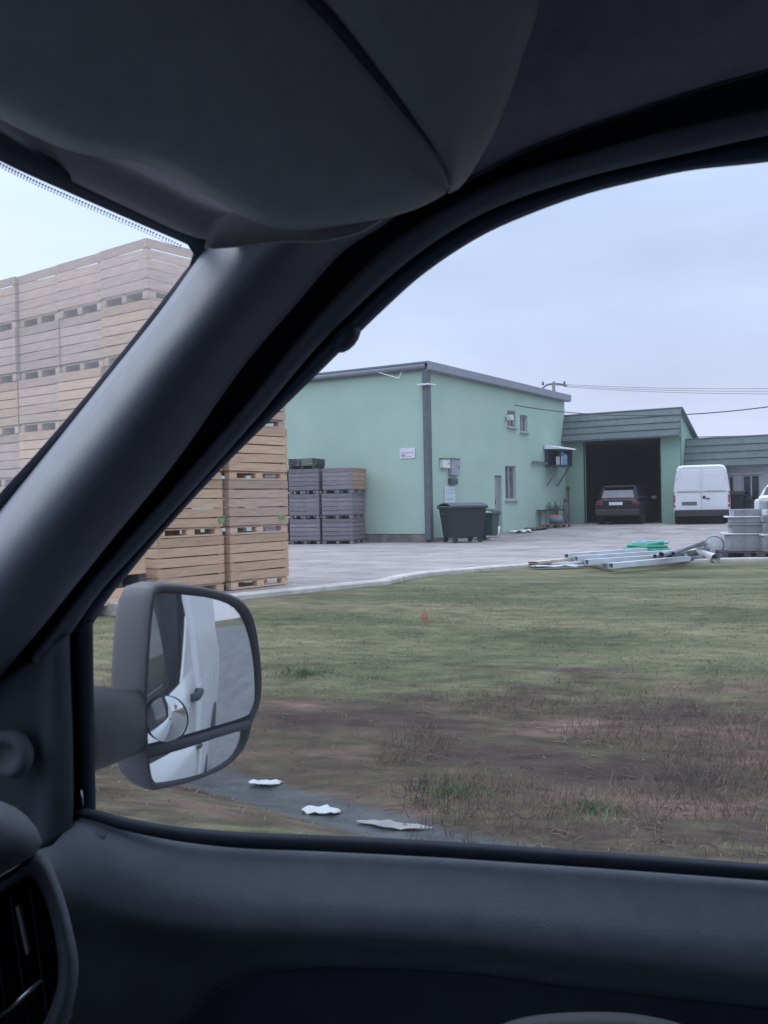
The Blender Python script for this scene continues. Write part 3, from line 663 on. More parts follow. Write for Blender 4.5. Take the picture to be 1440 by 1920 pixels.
def bucket(name, label, p, r_, h, m, cat='bucket', lidm=None):
    t = thing(name, label, cat, p)
    MB().lathe([(0, 0), (r_ * .85, 0), (r_, h), (r_ * .96, h), (r_ * .8, .03), (0, .03)], n=18).build('body', m, t, smooth=True)
    MB().tube([(r_ * math.cos(a), r_ * .3 * math.sin(a) - r_ * .7, h * .9 - .1 * math.sin(a)) for a in [math.pi * k / 8 for k in range(9)]], .006, 6).build('handle', grey_metal, t)
    if lidm: MB().lathe([(0, h * .8), (r_ * .9, h * .82), (r_ * .7, h + .06), (0, h + .09)], n=14).build('contents', lidm, t)
    return t
p = foot(928, 31.3); bucket('bucket', 'white bucket at the grey door behind the bins', p + Vector((0, 0, .05)), .17, .32, wht)
p = foot(1042, 35.6); bucket('tub', 'blue tub filled with orange stuff at the far foot of the green wall', p + Vector((0, 0, .14)), .30, .24, mat('blue_tub', (.12, .17, .28), .5, .1, 5), 'tub', mat('orange_stuff', (.45, .16, .07), .8, .3, 10))
def pallet(name, label, p, rz, L_=1.2, W_=.8, m=None, cat='pallet', group=None, dz=0):
    m = m or mat('pallet_wood', (.22, .17, .14), .9, .25, 5, rnd=.1, island=.2)
    t = thing(name, label, cat, p, rz, group)
    mb = MB()
    for k in range(5): mb.box((0, -W_ / 2 + .06 + k * (W_ - .12) / 4, .13), (L_, .1, .022))
    mb.build('deck', m, t)
    mb = MB()
    for y in (-W_ / 2 + .06, 0, W_ / 2 - .06): mb.box((0, y, .011), (L_, .1, .022))
    mb.build('base', m, t)
    for x in (-L_ / 2 + .07, 0, L_ / 2 - .07):
        for y in (-W_ / 2 + .06, 0, W_ / 2 - .06): MB().box((x, y, .07), (.13, .1, .095)).build('block', m, t)
    return t
p = foot(1042, 35.6); pallet('pallet', 'low wooden pallet under the blue tub by the green wall', p - Vector((0, 0, .02)), RZ1, 1.2, .8)
p = M1 @ Vector((rf(1025, 963)[0], -.22, 0))
t = thing('work_bench', 'low grey bench with a thin dark top against the far end of the green wall', 'bench', Vector((p.x, p.y, height(p.x, p.y) + .02)), RZ1)
MB().box((0, 0, .60), (2.2, .36, .04)).build('bench_top', blk, t)
for x in (-.9, .9):
    for y in (-.13, .13): MB().box((x, y, .29), (.05, .05, .58)).build('leg', grey_metal, t)
for i, (px, nm) in enumerate(((1024, 'left'), (1036, 'right'))):
    q = M1 @ Vector((rf(px, 955)[0], -.22, 0)); t = thing('tin', 'small grey-green tin on the low bench, %s of the two' % nm, 'tin', Vector((q.x, q.y, height(q.x, q.y) + .645)), RZ1)
    MB().lathe([(0, 0), (.12, 0), (.12, .26), (.1, .28), (0, .28)], n=14).build('body', mat('tin_green', (.22, .32, .29), .5, .1, 5), t, smooth=True); MB().lathe([(0, .281), (.07, .281), (.07, .3), (0, .3)], n=10).build('cap', grey_metal, t)
p = M2 @ Vector((.30, -.25, 0)); p.z = height(p.x, p.y) + .02
t = thing('gas_cylinder', 'rusty grey gas cylinder standing in the corner between the warehouse and the garage', 'cylinder', p)
MB().lathe([(0, 0), (.16, 0), (.17, .04), (.17, .72), (.12, .84), (.05, .88), (0, .88)], n=18).build('body', mat('cyl', (.20, .20, .19), .6, .3, 6), t, smooth=True); MB().lathe([(0, .88), (.03, .88), (.03, .98), (.05, .98), (.05, 1.02), (0, 1.02)], n=12).build('valve', rust, t)
p = gf(1060, 915); q = M2 @ Vector((gf(1060, 915)[0] + .15, -.07, gf(1060, 915)[1]))
t = thing('wall_tap', 'small rusty tap with a pipe on the green wall above the gas cylinder', 'tap', q, RZ2)
MB().box((0, 0, 0), (.12, .1, .1)).build('valve', rust, t, bevel=.02); MB().tube([(0, .02, -.05), (0, .02, -1.0)], .02, 8).build('pipe', rust, t)
def rag(name, label, cat, p, L_, W_, m, seed, h=.03, rz=0, group=None):
    rnd = random.Random(seed); mb = MB(); n = 9; rows = []
    for i in range(n):
        row = []
        for j in range(n):
            x = (i / (n - 1) - .5) * L_; y = (j / (n - 1) - .5) * W_; e = 1 - .25 * abs(y / W_ * 2) ** 2
            z = h * (.6 + .8 * noise.noise(Vector((x * 4 / L_ + seed, y * 4 / W_, seed)))) ** 1
            row.append(Vector((x * e + .018 * L_ * rnd.uniform(-1, 1), y * (1 - .3 * abs(x / L_ * 2) ** 2), max(0.004, z))))
        rows.append(row)
    o = mb.loft(rows).build(name, m, smooth=True, solid=.006); o.location = p; o.rotation_euler = (0, 0, rz)
    return tag(o, label, cat, group)
p = foot(975, 33.2); rag('plastic_sheet', 'crumpled white plastic sheet on the ground below the tall window', 'sheet', p, .8, .5, wht, 4, .12)
q = foot(1006, 34.6); rag('rubble', 'flat heap of dark scrap at the foot of the green wall left of the blue tub', 'rubble', q, 1.5, .7, mat('scrap', (.10, .09, .09), .9, .4, 6), 9, .10, RZ1)
p = on_ground(905, 1012); rag('cardboard', 'flattened reddish cardboard lying beside the dumpster wheels', 'cardboard', p, .6, .4, mat('cardboard', (.22, .16, .15), .9, .2, 5), 12, .1)

# ------------------------------------------------------------------ apple crates
def wood(nm, c, c2): return mat(nm, c, .85, .1, 3.5, .25, 25, col2=c2, stretch=(1, 1, 9), rnd=.10, island=.16, spec=.2)
W_TAN = wood('wood_tan', (.61, .42, .29), (.48, .32, .22)); W_PINK = wood('wood_pink', (.56, .405, .325), (.43, .305, .25)); W_GREY = wood('wood_grey', (.42, .36, .36), (.31, .26, .26)); W_ORG = wood('wood_orange', (.42, .28, .19), (.30, .20, .14)); W_OLD = wood('wood_weathered', (.25, .225, .25), (.165, .15, .17))
W_DARK = wood('wood_dark', (.09, .08, .085), (.06, .055, .06))
def make_crate(label, m, loc, rz, group, Lx=1.0, Ly=1.2, H_=.785):
    """Lx along local x, Ly along local y; origin at base centre"""
    t = thing('crate', label, 'crate', loc, rz, group)
    z0 = .125; n = 5; sh = (H_ - z0) / n; rnd = random.Random(len(label))
    for s_ in (-1, 1):
        mb = MB()
        for k in range(n): mb.box((0, s_ * (Ly / 2 - .01), z0 + sh * (k + .5) + rnd.uniform(-.003, .003)), (Lx, .02, sh - .014), Matrix.Rotation(rnd.uniform(-.012, .012), 3, 'Y'))
        mb.build('slatted_side', m, t)
        mb = MB()
        for k in range(n): mb.box((s_ * (Lx / 2 - .01), 0, z0 + sh * (k + .5) + rnd.uniform(-.003, .003)), (.02, Ly - .045, sh - .014), Matrix.Rotation(rnd.uniform(-.012, .012), 3, 'X'))
        mb.build('slatted_end', m, t)
    for sx in (-1, 1):
        for sy in (-1, 1): MB().box((sx * (Lx / 2 - .055), sy * (Ly / 2 - .055), z0 + (H_ - z0) / 2), (.07, .07, H_ - z0 - .004)).build('corner_post', m, t)
    mb = MB()
    for sx in (-1, 0, 1):
        mb.box((sx * (Lx / 2 - .06), 0, .015), (.1, Ly - .02, .025))
        for sy in (-1, 0, 1): mb.box((sx * (Lx / 2 - .06), sy * (Ly / 2 - .08), .064), (.1, .14, .07))
    mb.box((0, 0, .111), (Lx - .05, Ly - .05, .022))
    mb.build('pallet_base', m, t)
    return t
U = Vector((-.797, .604, 0)); Wv = Vector((.604, .797, 0)); C0 = Vector((-2.995, 12.4, 0))
RZC = math.atan2(U.y, U.x)   # local x along U ; local y = rot90(U) = (-.604,-.797) = -W
protos = {}
def place_crate(kind, loc, rz, label, group, H_=.785):
    m = {'t': W_TAN, 'p': W_PINK, 'g': W_GREY, 'o': W_ORG, 'w': W_OLD}[kind]; key = (kind, H_)
    if key not in protos:
        protos[key] = make_crate(label, m, loc, rz, group, H_=H_); return protos[key]
    return copy_tree(protos[key], loc, rz, label, group)
tone = {'t': 'tan', 'p': 'pinkish', 'g': 'weathered grey', 'o': 'orange-brown', 'w': 'weathered grey'}
lev = ['bottom', 'second', 'third', 'fourth', 'fifth', 'top']
pat = ['ttpptp', 'tpptpp', 'tgtppp', 'ttptpp', 'tppppg']
rng = random.Random(5)
for k in range(5):
    for h in range(6):
        kind = pat[k][h]
        c = C0 + U * (.5 + k * 1.03) + Wv * .6 + Vector((0, 0, .03 + h * .785)) + U * rng.uniform(-.014, .014) + Wv * rng.uniform(-.035, .035)
        col_ = ['the near corner column', 'the second column', 'the third column', 'the fourth column', 'the leftmost column'][k]
        place_crate(kind, c, RZC + rng.uniform(-.018, .018), '%s slatted crate, %s level in %s of the tall stack' % (tone[kind], lev[h], col_), 'wooden crates in the tall stack')
for h in range(6):
    kind = 'tttppp'[h] if h != 1 else 'p'
    c = C0 + U * .5 + Wv * (.6 + 1.34) + Vector((0, 0, .03 + h * .785)) + U * rng.uniform(-.015, .015)
    place_crate(kind, c, RZC + rng.uniform(-.01, .01), '%s slatted crate, %s level at the right end of the tall stack' % (tone[kind], lev[h]), 'wooden crates in the tall stack')
for px, py, wq in ((415, 976, .6), (528, 970, 1.94)):
    h_ = int(((at(px, py, 13.6)).z - .03) / .785)
    best = min((o for o in D.objects if o.name.startswith('crate') and o.type == 'EMPTY'), key=lambda o: (o.location - (C0 + U * .5 + Wv * wq + Vector((0, 0, .03 + h_ * .785)))).length)
    mw = Matrix.Translation(best.location) @ Matrix.Rotation(best.rotation_euler.z, 4, 'Z'); sd2 = mw.to_3x3() @ Vector((-1, 0, 0))
    lc = mw.inverted() @ hit(px, py, mw @ Vector((-.5, 0, 0)), sd2)
    MB().box((-.5035, lc.y, lc.z), (.003, .13, .075)).build('paint_mark', mat('green_paint', (.24, .36, .15), .8, .3, 20), best)
# grey crates by the warehouse wall
base = gz(662, 1020, .02)
ug = Vector((-.955, .30, 0)).normalized(); RG = math.atan2(ug.y, ug.x); wg_ = Vector((-ug.y * -1, ug.x * -1, 0))
wperp = Vector((.30, .955, 0)).normalized()
for k in range(3):
    for h in range(3):
        top = (k == 0 and h == 2)
        c = base + ug * (.5 + k * 1.10) + wperp * .6 + Vector((.05 if top else 0, 0, h * .785))
        lab = 'old grey crate, %s of three levels, %s column by the green wall' % (['bottom', 'middle', 'top'][h], ['right-hand', 'left-hand', 'half hidden rear'][k])
        if top: lab = 'old grey crate with orange-brown end boards, topmost at the right against the green wall'
        o = place_crate('w', c, RG + rng.uniform(-.02, .02) - (.05 if top else 0), lab, 'grey crates against the warehouse wall')
        if top:
            for ch in o.children:
                if ch.name.startswith('slatted_end'):
                    ch.data = ch.data.copy(); ch.data.materials[0] = W_ORG; ch['label'] = 'orange-brown end boards'
make_crate('dark slatted crate perched on top of the grey crates by the green wall', W_DARK, base + ug * 1.72 + wperp * .6 + Vector((0, 0, 2.355)), RG, None, Lx=.9, Ly=.9, H_=.34)
# low dark pallets in front of the tall stack
for i in range(2):
    p = C0 + U * .62 + Wv * -.62 + Vector((0, 0, 0))
    z = height(p.x, p.y) + .0
    t = thing('pallet_box', 'low tan box on dark skids in front of the tall stack, %s of two' % ['lower', 'upper'][i], 'crate', Vector((p.x, p.y, z - .06 + i * .36)), RZC, 'low boxes in front of the tall stack')
    mb = MB()
    for y in (-.38, 0, .38): mb.box((0, y, .07), (1.3, .12, .14))
    mb.build('skid', W_DARK, t); mb = MB(); mb.box((0, -.4, .25), (1.35, .02, .2)); mb.box((0, .4, .25), (1.35, .02, .2)); mb.box((-.665, 0, .25), (.02, .78, .2)); mb.box((.665, 0, .25), (.02, .78, .2)); mb.box((0, 0, .15), (1.3, .76, .02)); mb.build('board', W_TAN, t)

# ------------------------------------------------------------------ building materials at the kerb
steel = mat('pale_steel', (.58, .63, .68), .4, .12, 3, col2=(.44, .49, .53)); 
def beam(name, label, cat, p0, p1, w_, h_, m, group=None):
    p0, p1 = Vector(p0), Vector(p1); d = p1 - p0; c = p0
    o = MB(); L_ = d.length; t = .012
    o.box((L_ / 2, 0, t / 2), (L_, w_, t)); o.box((L_ / 2, 0, h_ - t / 2), (L_, w_, t)); o.box((L_ / 2, -w_ / 2 + t / 2, h_ / 2), (L_, t, h_ - 2 * t)); o.box((L_ / 2, w_ / 2 - t / 2, h_ / 2), (L_, t, h_ - 2 * t))
    ob = o.build(name, m, bevel=.004); ob.location = p0; ob.rotation_euler = (0, -math.asin(d.z / L_), math.atan2(d.y, d.x)); return tag(ob, label, cat, group)
def gp(px, py, z): return gz(px, py, z)
gB = 'pale metal beams lying at the kerb'
zz0 = .09
beam('metal_beam', 'pale metal beam at the front edge of the pile, nearest the grass', 'beam', gp(1145, 1066, zz0), gp(1290, 1052, zz0), .11, .09, steel, gB)
beam('metal_beam', 'pale metal beam second from the grass in the pile', 'beam', gp(1100, 1060, zz0 + .02), gp(1285, 1047, zz0), .10, .10, steel, gB)
beam('metal_beam', 'pale metal beam in the middle of the pile with a bluish top', 'beam', gp(1080, 1053, zz0 + .05), gp(1260, 1041, zz0 + .05), .10, .10, steel, gB)
beam('metal_beam', 'pale metal beam at the back of the pile, in front of the green netting', 'beam', gp(1062, 1047, zz0 + .08), gp(1210, 1036, zz0 + .06), .10, .09, steel, gB)
beam('metal_beam', 'grey metal beam laid crosswise under the left ends of the pile', 'beam', gp(1066, 1049, .05), gp(1150, 1067, .05), .10, .08, mat('dark_steel', (.20, .22, .24), .5, .15, 4), gB)
beam('wooden_plank', 'pale beige plank lying behind the metal beams along the kerb', 'plank', gp(1000, 1058, .07), gp(1180, 1038, .07), .22, .05, mat('plank', (.50, .42, .36), .8, .12, 4), None)
q = gp(1045, 1064, .03); rag('tarpaulin', 'flat pale blue sheet on the grass at the left end of the beams', 'sheet', q, 1.0, .28, mat('pale_blue', (.45, .55, .64), .5, .12, 3), 21, .05, .1)
# netting : flattened coil of hose
def hose(label, c, rx, ry, h, m, turns, seed, rad=.03, name='hose'):
    rnd = random.Random(seed); pts = []
    for i in range(turns * 18):
        a = 2 * math.pi * i / 18; k = 1 - .35 * (i / (turns * 18)) + .06 * math.sin(a * .37 + seed)
        pts.append((rx * k * math.cos(a), ry * k * math.sin(a), .03 + h * (i / (turns * 18)) * (.7 + .3 * math.sin(a * 1.3)) ))
    o = MB().tube(pts, rad, 8).build(name, m, smooth=True); o.location = c; return tag(o, label, name)
q = on_ground(1213, 1036); hose('flat coil of green garden hose behind the metal beams', q, .52, .42, .20, mat('green_hose', (.03, .30, .19), .5, .15, 4), 8, 2, .035)
hose('pale teal hose coiled on top of the green one', q + Vector((0.1, .1, .17)), .42, .34, .08, mat('teal_hose', (.22, .42, .46), .5, .15, 4), 3, 5, .028)
# pipes heap
gP = 'grey pipes heaped beside the concrete blocks'
pm_ = mat('pipe_grey', (.34, .36, .39), .4, .15, 4); pmd = mat('pipe_dark', (.13, .14, .16), .5, .2, 4)
def pipe(label, a, b, r_, m, grp=gP):
    a, b = Vector(a), Vector(b); t = (b - a).normalized(); L_ = (b - a).length; sm = a.lerp(b, .5)
    mb = MB(); mb.tube([a - a, (b - a)], r_, 16, cap=False); mb.tube([(a - a), (b - a)], r_ * .86, 16, cap=False)
    o = mb.build('pipe', m, smooth=True); o.location = a
    for e, q_ in ((Vector((0, 0, 0)), 0), (b - a, 1)):
        pass
    tag(o, label, 'pipe', grp); return o
pipe('long grey pipe lying lowest from the beams towards the concrete blocks', gp(1236, 1046, .12), gp(1345, 1023, .12), .045, pm_)
pipe('long grey pipe lying on top of the heap', gp(1240, 1040, .28), gp(1335, 1015, .30), .045, pm_)
pipe('dark pipe in the middle of the heap', gp(1255, 1045, .16), gp(1350, 1028, .14), .06, pmd)
pipe('dark pipe at the front of the heap by the grass', gp(1270, 1050, .08), gp(1380, 1040, .08), .05, pmd)
for i_, (a_, b_, r__, m__, l_) in enumerate((((1228, 1043, .20), (1330, 1019, .22), .035, pm_, 'thin grey pipe lying just under the top of the heap'), ((1246, 1046, .10), (1362, 1034, .10), .035, pm_, 'thin grey pipe low at the front of the heap'), ((1262, 1038, .30), (1320, 1016, .34), .03, pmd, 'thin dark pipe crossing over the top of the heap'), ((1250, 1050, .06), (1330, 1043, .06), .03, steel, 'thin pale pipe on the grass side of the heap'))):
    pipe(l_, gp(*a_), gp(*b_), r__, m__)
pipe('short pale grey pipe slanting at the front of the heap', gp(1296, 1034, .16), gp(1342, 1047, .08), .09, mat('pipe_pale', (.55, .56, .55), .5, .1, 4))
c = gz(1340, 1040, .05); t = thing('roll', 'large grey roll with a white round end lying before the concrete blocks', 'roll', Vector((c.x, c.y, .04)), R(-20))
q = Matrix.Rotation(R(90), 3, 'X'); MB().lathe([(0, -.5), (.19, -.5), (.20, -.48), (.20, .5), (0, .5)], (0, 0.3, .21), 24, q).build('body', mat('roll_grey', (.28, .29, .33), .6, .1, 5), t, smooth=False)
MB().lathe([(0, -.505), (.17, -.505), (.17, -.53), (0, -.54)], (0, .3, .21), 24, q).build('end_cap', wht, t); MB().lathe([(0, .505), (.17, .505), (.17, .53), (0, .54)], (0, .3, .21), 24, q).build('end_cap', wht, t)
# concrete block stacks
con = mat('concrete_block', (.27, .28, .31), .9, .14, 4, .4, 30, rnd=.12); conl = mat('concrete_pale', (.64, .66, .72), .85, .1, 4, .3, 30, rnd=.08)
def block_stack(px, py, rows_, rz, side_):
    c = gz(px, py, .02); n = 0
    z = 0
    t = pallet('pallet', 'dark pallet under the %s stack of grey concrete blocks' % side_, Vector((c.x, c.y, max(0, height(c.x, c.y)) + .02)), rz, 1.0, .8, W_DARK, dz=0)
    z = max(0, height(c.x, c.y)) + .02 + .145
    for (L_, W_, H_, m, off) in rows_:
        rot = Matrix.Rotation(rz + rng.uniform(-.04, .04), 3, 'Z')
        mb = MB(); mb.box((0, 0, H_ / 2), (L_, W_, H_))
        o = mb.build('concrete_slab' if m is conl else 'concrete_block', m, bevel=.012); o.location = (c.x + off, c.y, z); o.rotation_euler = (0, 0, rz + rng.uniform(-.04, .04))
        n += 1
        ordn = ['lowest', 'second', 'third', 'fourth', 'fifth', 'sixth', 'seventh', 'topmost'][n - 1] if n < len(rows_) else 'topmost'
        tag(o, '%s in the %s stack by the kerb, %s from the ground' % ('pale thin slab' if m is conl else 'grey concrete block', side_, ordn) if ordn != 'topmost' else '%s lying topmost on the %s stack by the kerb' % ('pale thin slab' if m is conl else 'grey concrete block', side_), 'slab' if m is conl else 'block', 'concrete blocks and slabs by the kerb')
        z += H_ + .003
block_stack(1396, 1046, [(.66, .6, .32, con, 0), (.74, .62, .03, conl, -.03), (.56, .56, .14, con, .02), (.62, .58, .05, con, 0), (.60, .56, .10, con, .03), (.66, .58, .03, conl, -.02), (.52, .5, .13, con, .03)], R(-12), 'left')
block_stack(1462, 1047, [(.72, .6, .30, con, 0), (.76, .62, .04, conl, 0), (.70, .56, .22, con, .02), (.72, .58, .12, con, 0), (.66, .56, .12, conl, .02), (.60, .5, .16, con, .0)], R(-8), 'right')
# black bins at the wing, white car behind the blocks
for i, (px, py, W_, H_, lab) in enumerate(((1379, 962, .75, 1.05, 'black bin standing right of the white van before the grey wing'), (1396, 962, .6, .85, 'lower dark bin right beside the black bin before the grey wing'))):
    q = at(px, py, 35.5); z = height(q.x, q.y) + .02; make_bin('bin', lab, Vector((q.x, q.y, z)), RZ2, W_, .7, H_, binm, False)
q = at(1502, 985, 33.0); q = Vector((q.x, q.y, height(q.x, q.y) + .02))
c2 = thing('white_car', 'white car partly hidden behind the stacks of concrete blocks at the right edge', 'car', q, math.atan2(.75, .66))
body_loft([(-2.1, .80, .42, .92, .70, .7), (-2.0, .88, .3, 1.0, .74, .7), (-1.4, .90, .26, 1.0, .78, .75), (.7, .90, .26, .98, .78, .75), (1.4, .88, .28, .90, .74, .75), (2.0, .80, .32, .74, .66, .7), (2.1, .7, .4, .62, .6, .7)]).build('body', paint_w, c2, bevel=.03)
cabin(MB(), [(-1.95, .76, .95, .62, .98), (-1.75, .78, .95, .62, 1.26), (-1.5, .79, .95, .60, 1.40), (-.7, .80, .95, .60, 1.44), (0, .80, .95, .58, 1.40), (.8, .76, .95, .60, .98)]).build('cabin', paint_w, c2, bevel=.02)
MB().add([(-1.99, -.58, 1.0), (-1.99, .58, 1.0), (-1.80, .52, 1.28), (-1.80, -.52, 1.28)], [(0, 1, 2, 3)]).build('rear_window', mat('dark_pane', (0, 0, 0)), c2, solid=.012)
for s_ in (-1, 1):
    for x in (-1.3, 1.25): add_wheel(c2, x, s_ * .78, .32, .2)

# ------------------------------------------------------------------ pole and wires
pz = at(1042, 940, 62); pz.z = 0
ph = at(1042, 722, 62).z
t = thing('utility_pole', 'grey utility pole with a curved crossarm showing above the far end of the warehouse roof', 'pole', pz)
MB().tube([(0, 0, -.2), (0, 0, ph + .2)], .16, 12, r2=.1).build('pole', mat('pole_grey', (.22, .22, .23), .8, .1, 3), t, smooth=True)
MB().tube([(-.85, .1, ph - .28), (-.45, .0, ph + .02), (0, 0, ph + .1), (.45, 0, ph + .06), (.85, -.1, ph - .1)], .06, 8).build('crossarm', grey_metal, t)
for x in (-.7, .02, .7): MB().lathe([(0, 0), (.07, .02), (.09, .1), (.05, .16), (.08, .22), (0, .26)], (x, 0, ph + .0), 12).build('insulator', mat('insul', (.12, .10, .10), .3, .1, 5), t)
wire_m = mat('wire', (.06, .06, .07), .6, .1, 4)
def wire(label, a, b, sag, r_=.02):
    pts = []
    for i in range(21):
        s_ = i / 20; p = Vector(a).lerp(Vector(b), s_); p.z -= sag * 4 * s_ * (1 - s_); pts.append(p - Vector(a))
    o = MB().tube(pts, r_, 6).build('power_line', wire_m, smooth=True); o.location = a; tag(o, label, 'wire', 'overhead wires')
for i, (y1, d) in enumerate(((721, 0), (727, .35), (733, .7))):
    wire('thin overhead wire from the pole crossarm, %s of the three' % ['upper', 'middle', 'lower'][i], at(1042 + 14 * (i - 1), 719 + 3 * i, 62), at(1640, y1 + 2, 52), .25, .012)
wire('dark sagging cable from the green wall above the two windows across the sky', M1 @ Vector((rf(963, 760)[0], -.05, rf(963, 760)[1])), at(1640, 728, 26), .55, .018)
wire('far overhead wire showing just above the grey wing parapet', at(1240, 820, 70), at(1640, 806, 60), .1, .03)

# ------------------------------------------------------------------ litter near the ditch
def near(px, py, z=-.6):
    p = gz(px, py, z)
    for _ in range(8): p = gz(px, py, height(p.x, p.y))
    return p
p = near(498, 1472); rag('litter_bag', 'white plastic bag lying on the dark ditch edge beside the door mirror', 'litter', p + Vector((0, 0, .0)), .24, .11, mat('litter_white', (.44, .47, .49), .5, .05, 10), 31, .035, -.1)
p = near(602, 1526); rag('litter_sheet', 'larger white scrap of plastic in the wet ditch right of the bag', 'litter', p, .26, .13, mat('litter_white', (0, 0, 0)), 37, .04, -.2)
p = near(740, 1552); rag('litter_strip', 'long thin pale strip of sheeting in the ditch near the window edge', 'litter', p, .5, .09, mat('litter_grey', (.24, .24, .24), .6, .1, 8), 33, .03, -.35)
p = near(797, 1190)  # orange spot on the lawn, modelled as a diamond on a thin stake
t = thing('orange_diamond', 'small orange diamond on a stake in the grass right of the door mirror', 'marker', p)
om = mat('spot_orange', (.42, .22, .13), .6, .1, 8)
MB().tube([(0, 0, -.05), (0, 0, .08)], .004, 6).build('stake', om, t); MB().add([(-.045, 0, .19), (0, 0, .06), (.045, 0, .19), (0, 0, .31), (0, -.012, .19), (0, .012, .19)], [(0, 1, 4), (1, 2, 4), (2, 3, 4), (3, 0, 4), (1, 0, 5), (2, 1, 5), (3, 2, 5), (0, 3, 5)]).build('diamond_head', om, t)
def clump(px, py, label, seed):
    p = near(px, py); r_ = random.Random(seed); mb = MB()
    for i in range(420):
        a = r_.uniform(0, 6.28); d = abs(r_.gauss(0, .11)); b = Vector((math.cos(a) * d * 1.6, math.sin(a) * d * .8, 0)); h = r_.uniform(.03, .09); l = Vector((r_.gauss(0, .04), r_.gauss(0, .04), h)); q = Vector((math.cos(a + 1), math.sin(a + 1), 0)) * .004
        b.z = height(p.x + b.x, p.y + b.y) - p.z - .01
        mb.add([b - q, b + q, b + l], [(0, 1, 2)])
    o = mb.build('grass_clump', mat('clump_green', (.12, .16, .065), .8, .2, 3, island=.3)); o.location = p; tag(o, label, 'grass clump')
clump(850, 1492, 'bright green grass clump low on the brown ditch bank near the middle', 3)
clump(1110, 1520, 'green grass clump on the ditch bank right of the pale stone', 5)
clump(575, 1290, 'darker green grass clump at the top edge of the brown bank by the mirror', 8)

# dead branches on the ditch bank
def weeds():
    mb = MB(); r_ = random.Random(17)
    for i in range(16000):
        n = r_.gauss(6.5, .75); f = r_.uniform(-4.4, 1.6); p = NO * n + FW * f
        if n < 4.9 or n > 8.6 or noise.noise(Vector((f * .9, n * 1.6, 7))) < -.12 + .2 * r_.random(): continue
        z = height(p.x, p.y); h = r_.uniform(.03, .13); a = r_.uniform(0, 6.28); c, s_ = math.cos(a) * .0035, math.sin(a) * .0035; lx = FW * r_.gauss(0, .05) + NO * r_.gauss(0, .02)
        mb.add([(p.x - c, p.y - s_, z - .01), (p.x + c, p.y + s_, z - .01), (p.x + lx.x, p.y + lx.y, z + h)], [(0, 1, 2)])
    tag(mb.build('dry_weeds', mat('dry_weed', (.20, .14, .115), .9, .3, .9, island=.35, spec=.1)), 'rough brown winter weeds along the ditch bank', 'weeds', kind='stuff')
weeds()
def brush():
    mb = MB(); r_ = random.Random(11)
    for i in range(500):
        n = r_.uniform(5.0, 7.8); f = r_.uniform(-4.2, 1.4); p = NO * n + FW * f; z = height(p.x, p.y)
        L_ = r_.uniform(.04, .14); a = r_.gauss(0, .35); d = FW * math.cos(a) + NO * math.sin(a); q = p + d * L_
        mb.tube([(p.x, p.y, z + .005), ((p.x + q.x) / 2, (p.y + q.y) / 2, z + r_.uniform(.01, .04)), (q.x, q.y, z + .008)], r_.uniform(.0015, .004), 4)
    tag(mb.build('dry_brush', mat('dead_stalks', (.15, .11, .09), .9, .3, 1.5, island=.4)), 'dry brown stalks and twigs strewn on the ditch bank', 'brush', kind='stuff')
brush()

# ------------------------------------------------------------------ tree and hedge behind (seen in the door mirror)
leaf = mat('dark_leaf', (.045, .07, .04), .8, .3, 2, island=.4); bark = mat('bark', (.10, .08, .06), .9, .3, 8, .4)
def tree(label, loc, h, r_, seed, name='tree', group=None):
    rn = random.Random(seed); t = thing(name, label, 'tree', loc, 0, group)
    mb = MB(); mb.tube([(0, 0, -.1), (.05, 0, h * .4), (0, .08, h * .8)], h * .03, 10, r2=h * .008)
    cl = []
    for i in range(16):
        a = rn.uniform(0, 6.28); z = h * rn.uniform(.3, .9); rr = r_ * math.sqrt(max(.05, 1 - ((z / h - .55) / .5) ** 2)) * rn.uniform(.5, 1)
        e = Vector((math.cos(a) * rr, math.sin(a) * rr, z)); mb.tube([(0, 0, z * .75), e * .5 + Vector((0, 0, z * .42)), e], h * .008, 6, r2=h * .002); cl.append(e)
    mb.build('trunk', bark, t)
    mb = MB()
    for e in cl + [Vector((0, 0, h * .9)), Vector((0, 0, h * .7))]:
        for k in range(170):
            p = e + Vector([rn.gauss(0, r_ * .22) for _ in range(3)]); s_ = rn.uniform(.05, .12)
            u = Vector([rn.gauss(0, 1) for _ in range(3)]).normalized(); v = u.cross(Vector([rn.gauss(0, 1) for _ in range(3)])).normalized()
            mb.add([p - u * s_, p - v * s_ * .5, p + u * s_, p + v * s_ * .5], [(0, 1, 2, 3)])
    mb.build('crown', leaf, t); return t
RB = -FW
for i, (dist, off, h) in enumerate(((42, 3.6, 8.5), (60, 5.0, 8.0), (85, 9.0, 9.0))):
    p = RB * dist + NO * (off + 1.2); p.z = height(p.x, p.y)
    tree('dark leafy tree beside the road behind the van, %s of three in the mirror' % ['nearest', 'middle', 'farthest'][i], p, h, h * .3, 50 + i, group='trees along the road behind')

#VANPART#
MIRN, MIRZ = .12, -.14
